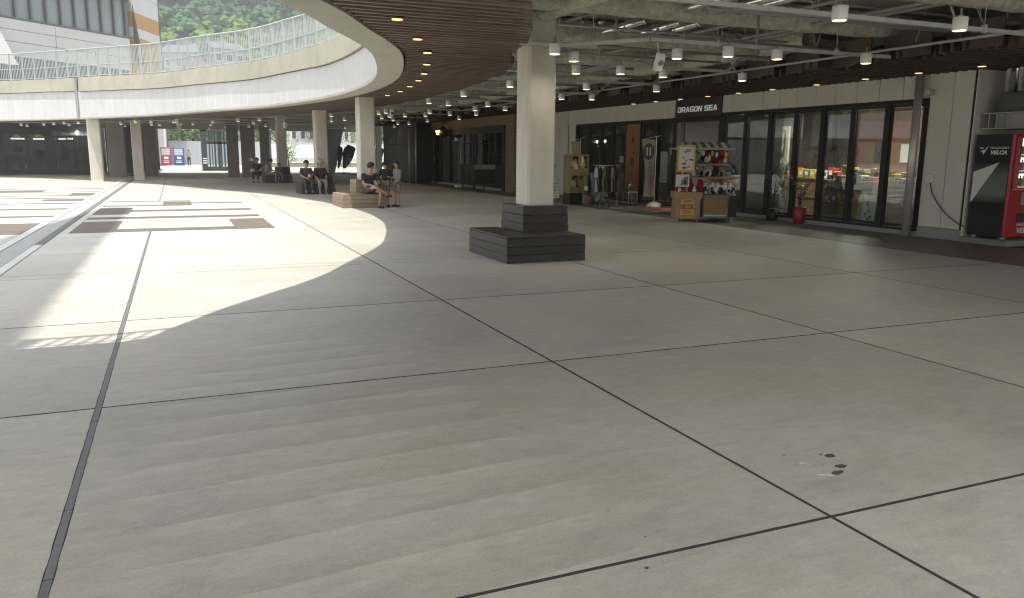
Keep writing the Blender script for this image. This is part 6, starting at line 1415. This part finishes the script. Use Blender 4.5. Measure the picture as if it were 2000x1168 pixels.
    if bottom:
        vs = []; es = []; rs = []; a = add(V['pelvis'],.122*s)
        for S in 'LR':
            b = add(V['hp'+S],.098*s,a); c = add(V['hp'+S].lerp(V['kn'+S],min(1,blen)),.084*s if blen <= 1 else .068*s,b)
            if blen > 1: d = add(V['kn'+S].lerp(V['an'+S],.5),.062*s,c); add(V['kn'+S].lerp(V['an'+S],blen-1),.052*s,d)
        skin_mesh("trousers" if blen > 1 else "shorts", vs, es, rs, bottom, t)
    if shoe:
        for S in 'LR':
            vs = []; es = []; rs = []; to = V.get('to'+S, V['an'+S]+Vector((0,-.15*s,-.05*s))); dn = Vector((0,0,-.052*s)) if (V['kn'+S]-V['an'+S]).z > .1 else Vector((0,0,0))
            dd = (to-V['an'+S]); dd.z = 0 if dn.length else dd.z; dd = dd.normalized(); a = add(V['an'+S]+dn-dd*.035*s,.036*s); b = add(V['an'+S].lerp(to,.5)+dn*.35,.038*s,a); add(to+dd*.015*s,.03*s,b); skin_mesh("shoe", vs, es, rs, shoe, t)
    return t
def M3(n, c): return mat(n, c, .9, tuple(v*.75 for v in c), 8, .2, 40)
def stand(h, arms=None, **k):
    s = h/1.7
    J = dict(pelvis=(0,0,.93*s),chest=(0,.01*s,1.26*s),neck=(0,.0,1.46*s),head=(0,-.02*s,1.59*s),shL=(.17*s,.01,1.37*s),shR=(-.17*s,.01,1.37*s),elL=(.23*s,.03*s,1.10*s),elR=(-.23*s,.03*s,1.10*s),wrL=(.24*s,-.04*s,.88*s),wrR=(-.24*s,-.04*s,.88*s),hpL=(.09*s,0,.86*s),hpR=(-.09*s,0,.86*s),knL=(.10*s,-.02*s,.48*s),knR=(-.10*s,-.02*s,.48*s),anL=(.10*s,.02*s,.085*s),anR=(-.10*s,.02*s,.085*s),toL=(.12*s,-.14*s,.03*s),toR=(-.12*s,-.14*s,.03*s))
    J.update(arms or {}); return J, s
# man sitting with crossed legs (local origin on the floor below the pelvis, facing -Y)
Jm = dict(pelvis=(0,.10,.48),chest=(.02,.03,.80),neck=(.02,-.01,.99),head=(.035,-.035,1.13),shL=(.20,.02,.91),shR=(-.19,.03,.91),elL=(.25,-.08,.66),elR=(-.22,-.10,.65),wrL=(.10,-.25,.62),wrR=(-.0,-.24,.61),hpL=(.09,.04,.45),hpR=(-.10,.04,.45),
  knL=(.14,-.40,.46),anL=(.11,-.36,.08),toL=(.15,-.52,.03),knR=(-.02,-.40,.58),anR=(.33,-.42,.36),toR=(.44,-.47,.34))
person("man in a black shirt and shorts sitting cross legged on the half sunlit bench", (4.93,21.82,0), rad(12), Jm, 1.0, M3("shirt_charcoal", (.035,.036,.040)), .75, M3("shorts_grey", (.085,.09,.095)), .75, M3("sandal_dark", (.05,.045,.04)), face=(.75,-.65,0))
tag(MB().bbox(-.04,.04,-.075,.075,-.005,.005,.003,Matrix.Translation((5.02,21.52,.70)) @ Matrix.Rotation(rad(35),4,'X')).build("phone", mat("phone_grey", (.3,.32,.32), .3)), "grey phone held by the seated man in the black shirt", "phone")
J, s = stand(1.26, dict(head=(.0,-.035,1.17),elR=(-.17,.03,.80),wrR=(-.17,-.03,.63)))
person("boy in a black shirt and cap standing at the seated man's knee, turned away", (5.42,22.0,0), rad(165), J, s, M3("shirt_black2", (.03,.03,.028)), .9, M3("shorts_tan", (.26,.21,.16)), .85, M3("sandal_dark", (.05,.045,.04)), hat=M3("cap_black", (.02,.02,.02)), hatkind='cap', face=(.5,-.8,-.25))
J, s = stand(1.27, dict(elL=(.15,-.02,.79),wrL=(.10,-.20,.82),elR=(-.15,-.02,.79),wrR=(-.06,-.21,.83)))
person("boy in a pale grey shirt and shorts standing right of the dark shirted boy", (5.72,21.88,0), rad(-68), J, s, M3("shirt_pale", (.27,.29,.25)), .95, M3("shorts_khaki", (.25,.235,.19)), .95, M3("shoe_black", (.03,.03,.03)), face=(.2,-1,0))
def sit(h=1.6, **k):
    J = dict(pelvis=(0,.12,.47),chest=(0,.06,.79),neck=(0,.03,.97),head=(0,0,1.10),shL=(.17,.06,.89),shR=(-.17,.06,.89),elL=(.22,-.04,.66),elR=(-.22,-.04,.66),wrL=(.08,-.22,.58),wrR=(-.08,-.22,.58),hpL=(.09,.06,.44),hpR=(-.09,.06,.44),knL=(.12,-.34,.46),knR=(-.12,-.34,.46),anL=(.11,-.33,.08),anR=(-.11,-.33,.08),toL=(.12,-.48,.03),toR=(-.12,-.48,.03)); J.update(k); return J
person("woman with dark hair in a dark reddish top sitting on the third bench", (4.37,29.52,0), rad(5), sit(wrL=(.02,-.26,.60),wrR=(-.05,-.25,.57)), 1.0, M3("top_maroon", (.085,.055,.05)), .9, M3("trousers_brown", (.075,.06,.052)), 1.85, M3("shoe_black", (.03,.03,.03)))
tag(MB().bbox(-.035,.035,-.02,.02,-.05,.05,.008,Matrix.Translation((4.42,29.22,.66))).build("cup", PAPER), "small white cup held by the seated woman in the dark reddish top", "cup")
person("person in a pale bucket hat, black top and pale trousers sitting right of the woman", (4.86,29.5,0), rad(4), sit(wrL=(.13,-.28,.50),wrR=(-.13,-.28,.50)), 1.02, M3("top_black", (.03,.031,.028)), 1.1, M3("trousers_pale", (.33,.32,.28)), 1.7, M3("shoe_pale", (.3,.28,.25)), hat=M3("hat_pale", (.50,.46,.40)), hatkind='bucket', face=(.25,-1,.05))
person("person in pale clothes sitting in profile on the far bench in shade", (4.22,40.6,0), rad(75), sit(head=(0,-.09,1.06),neck=(0,-.03,.95),chest=(0,.02,.78)), 1.0, M3("top_pale2", (.33,.32,.28)), .9, M3("trousers_pale2", (.27,.265,.24)), 1.85, M3("shoe_pale", (.3,.28,.25)), face=(0,-1,-.2))
person("person in dark clothes sitting back left of the pale clothed one in deep shade", (3.72,41.2,0), rad(-20), sit(), 1.0, M3("top_dark3", (.035,.034,.033)), .9, M3("trousers_dark", (.04,.04,.04)), 1.85, M3("shoe_black", (.03,.03,.03)))
Jc = {k: (v[0]*.72, v[1]*.72, v[2]*.72+.08 if not k[:2] in ('kn','an','to') else v[2]*.72+.08) for k, v in sit().items()}
person("small child in grey sitting on the far bench right of the pale clothed person", (4.72,40.55,0), 0, Jc, .72, M3("top_grey4", (.12,.12,.115)), .9, M3("trousers_grey4", (.2,.2,.19)), 1.6, M3("shoe_black", (.03,.03,.03)))
J, s = stand(1.62, dict(wrL=(.05,-.2,1.05),elL=(.2,-.02,1.05)))
person("man in a light blue shirt and dark trousers standing in the far passage", (1.32,86.5,0), rad(-10), J, s, M3("shirt_blue", (.19,.27,.34)), .6, M3("trousers_black", (.03,.03,.032)), 1.9, M3("shoe_black", (.03,.03,.03)))
J, s = stand(1.62, dict(elL=(.20,-.05,1.05),wrL=(.05,-.22,1.22),elR=(-.22,.02,1.05),wrR=(-.2,-.05,.84)))
person("shopper in a black cap and grey green shirt standing behind the glass", (14.5,16.45,0), rad(150), J, s, M3("shirt_greygreen", (.10,.12,.11)), .6, M3("trousers_black", (.03,.03,.032)), 1.9, M3("shoe_black", (.03,.03,.03)), hat=M3("cap_black", (.02,.02,.02)), hatkind='cap', face=(0,-1,-.05))
# ================================================================ AIR
hzm = bpy.data.materials.new("haze_air"); hzm.use_nodes = True; nt = hzm.node_tree; nt.nodes.remove(nt.nodes["Principled BSDF"])
pv = nt.nodes.new("ShaderNodeVolumePrincipled"); pv.inputs["Density"].default_value = .0014; pv.inputs["Color"].default_value = (.93,.96,1,1); pv.inputs["Anisotropy"].default_value = .2
nt.links.new(pv.outputs[0], nt.nodes["Material Output"].inputs["Volume"])
hz = tag(B(-720,720,-420,760,-1.4,300).build("haze", hzm), kind="stuff")
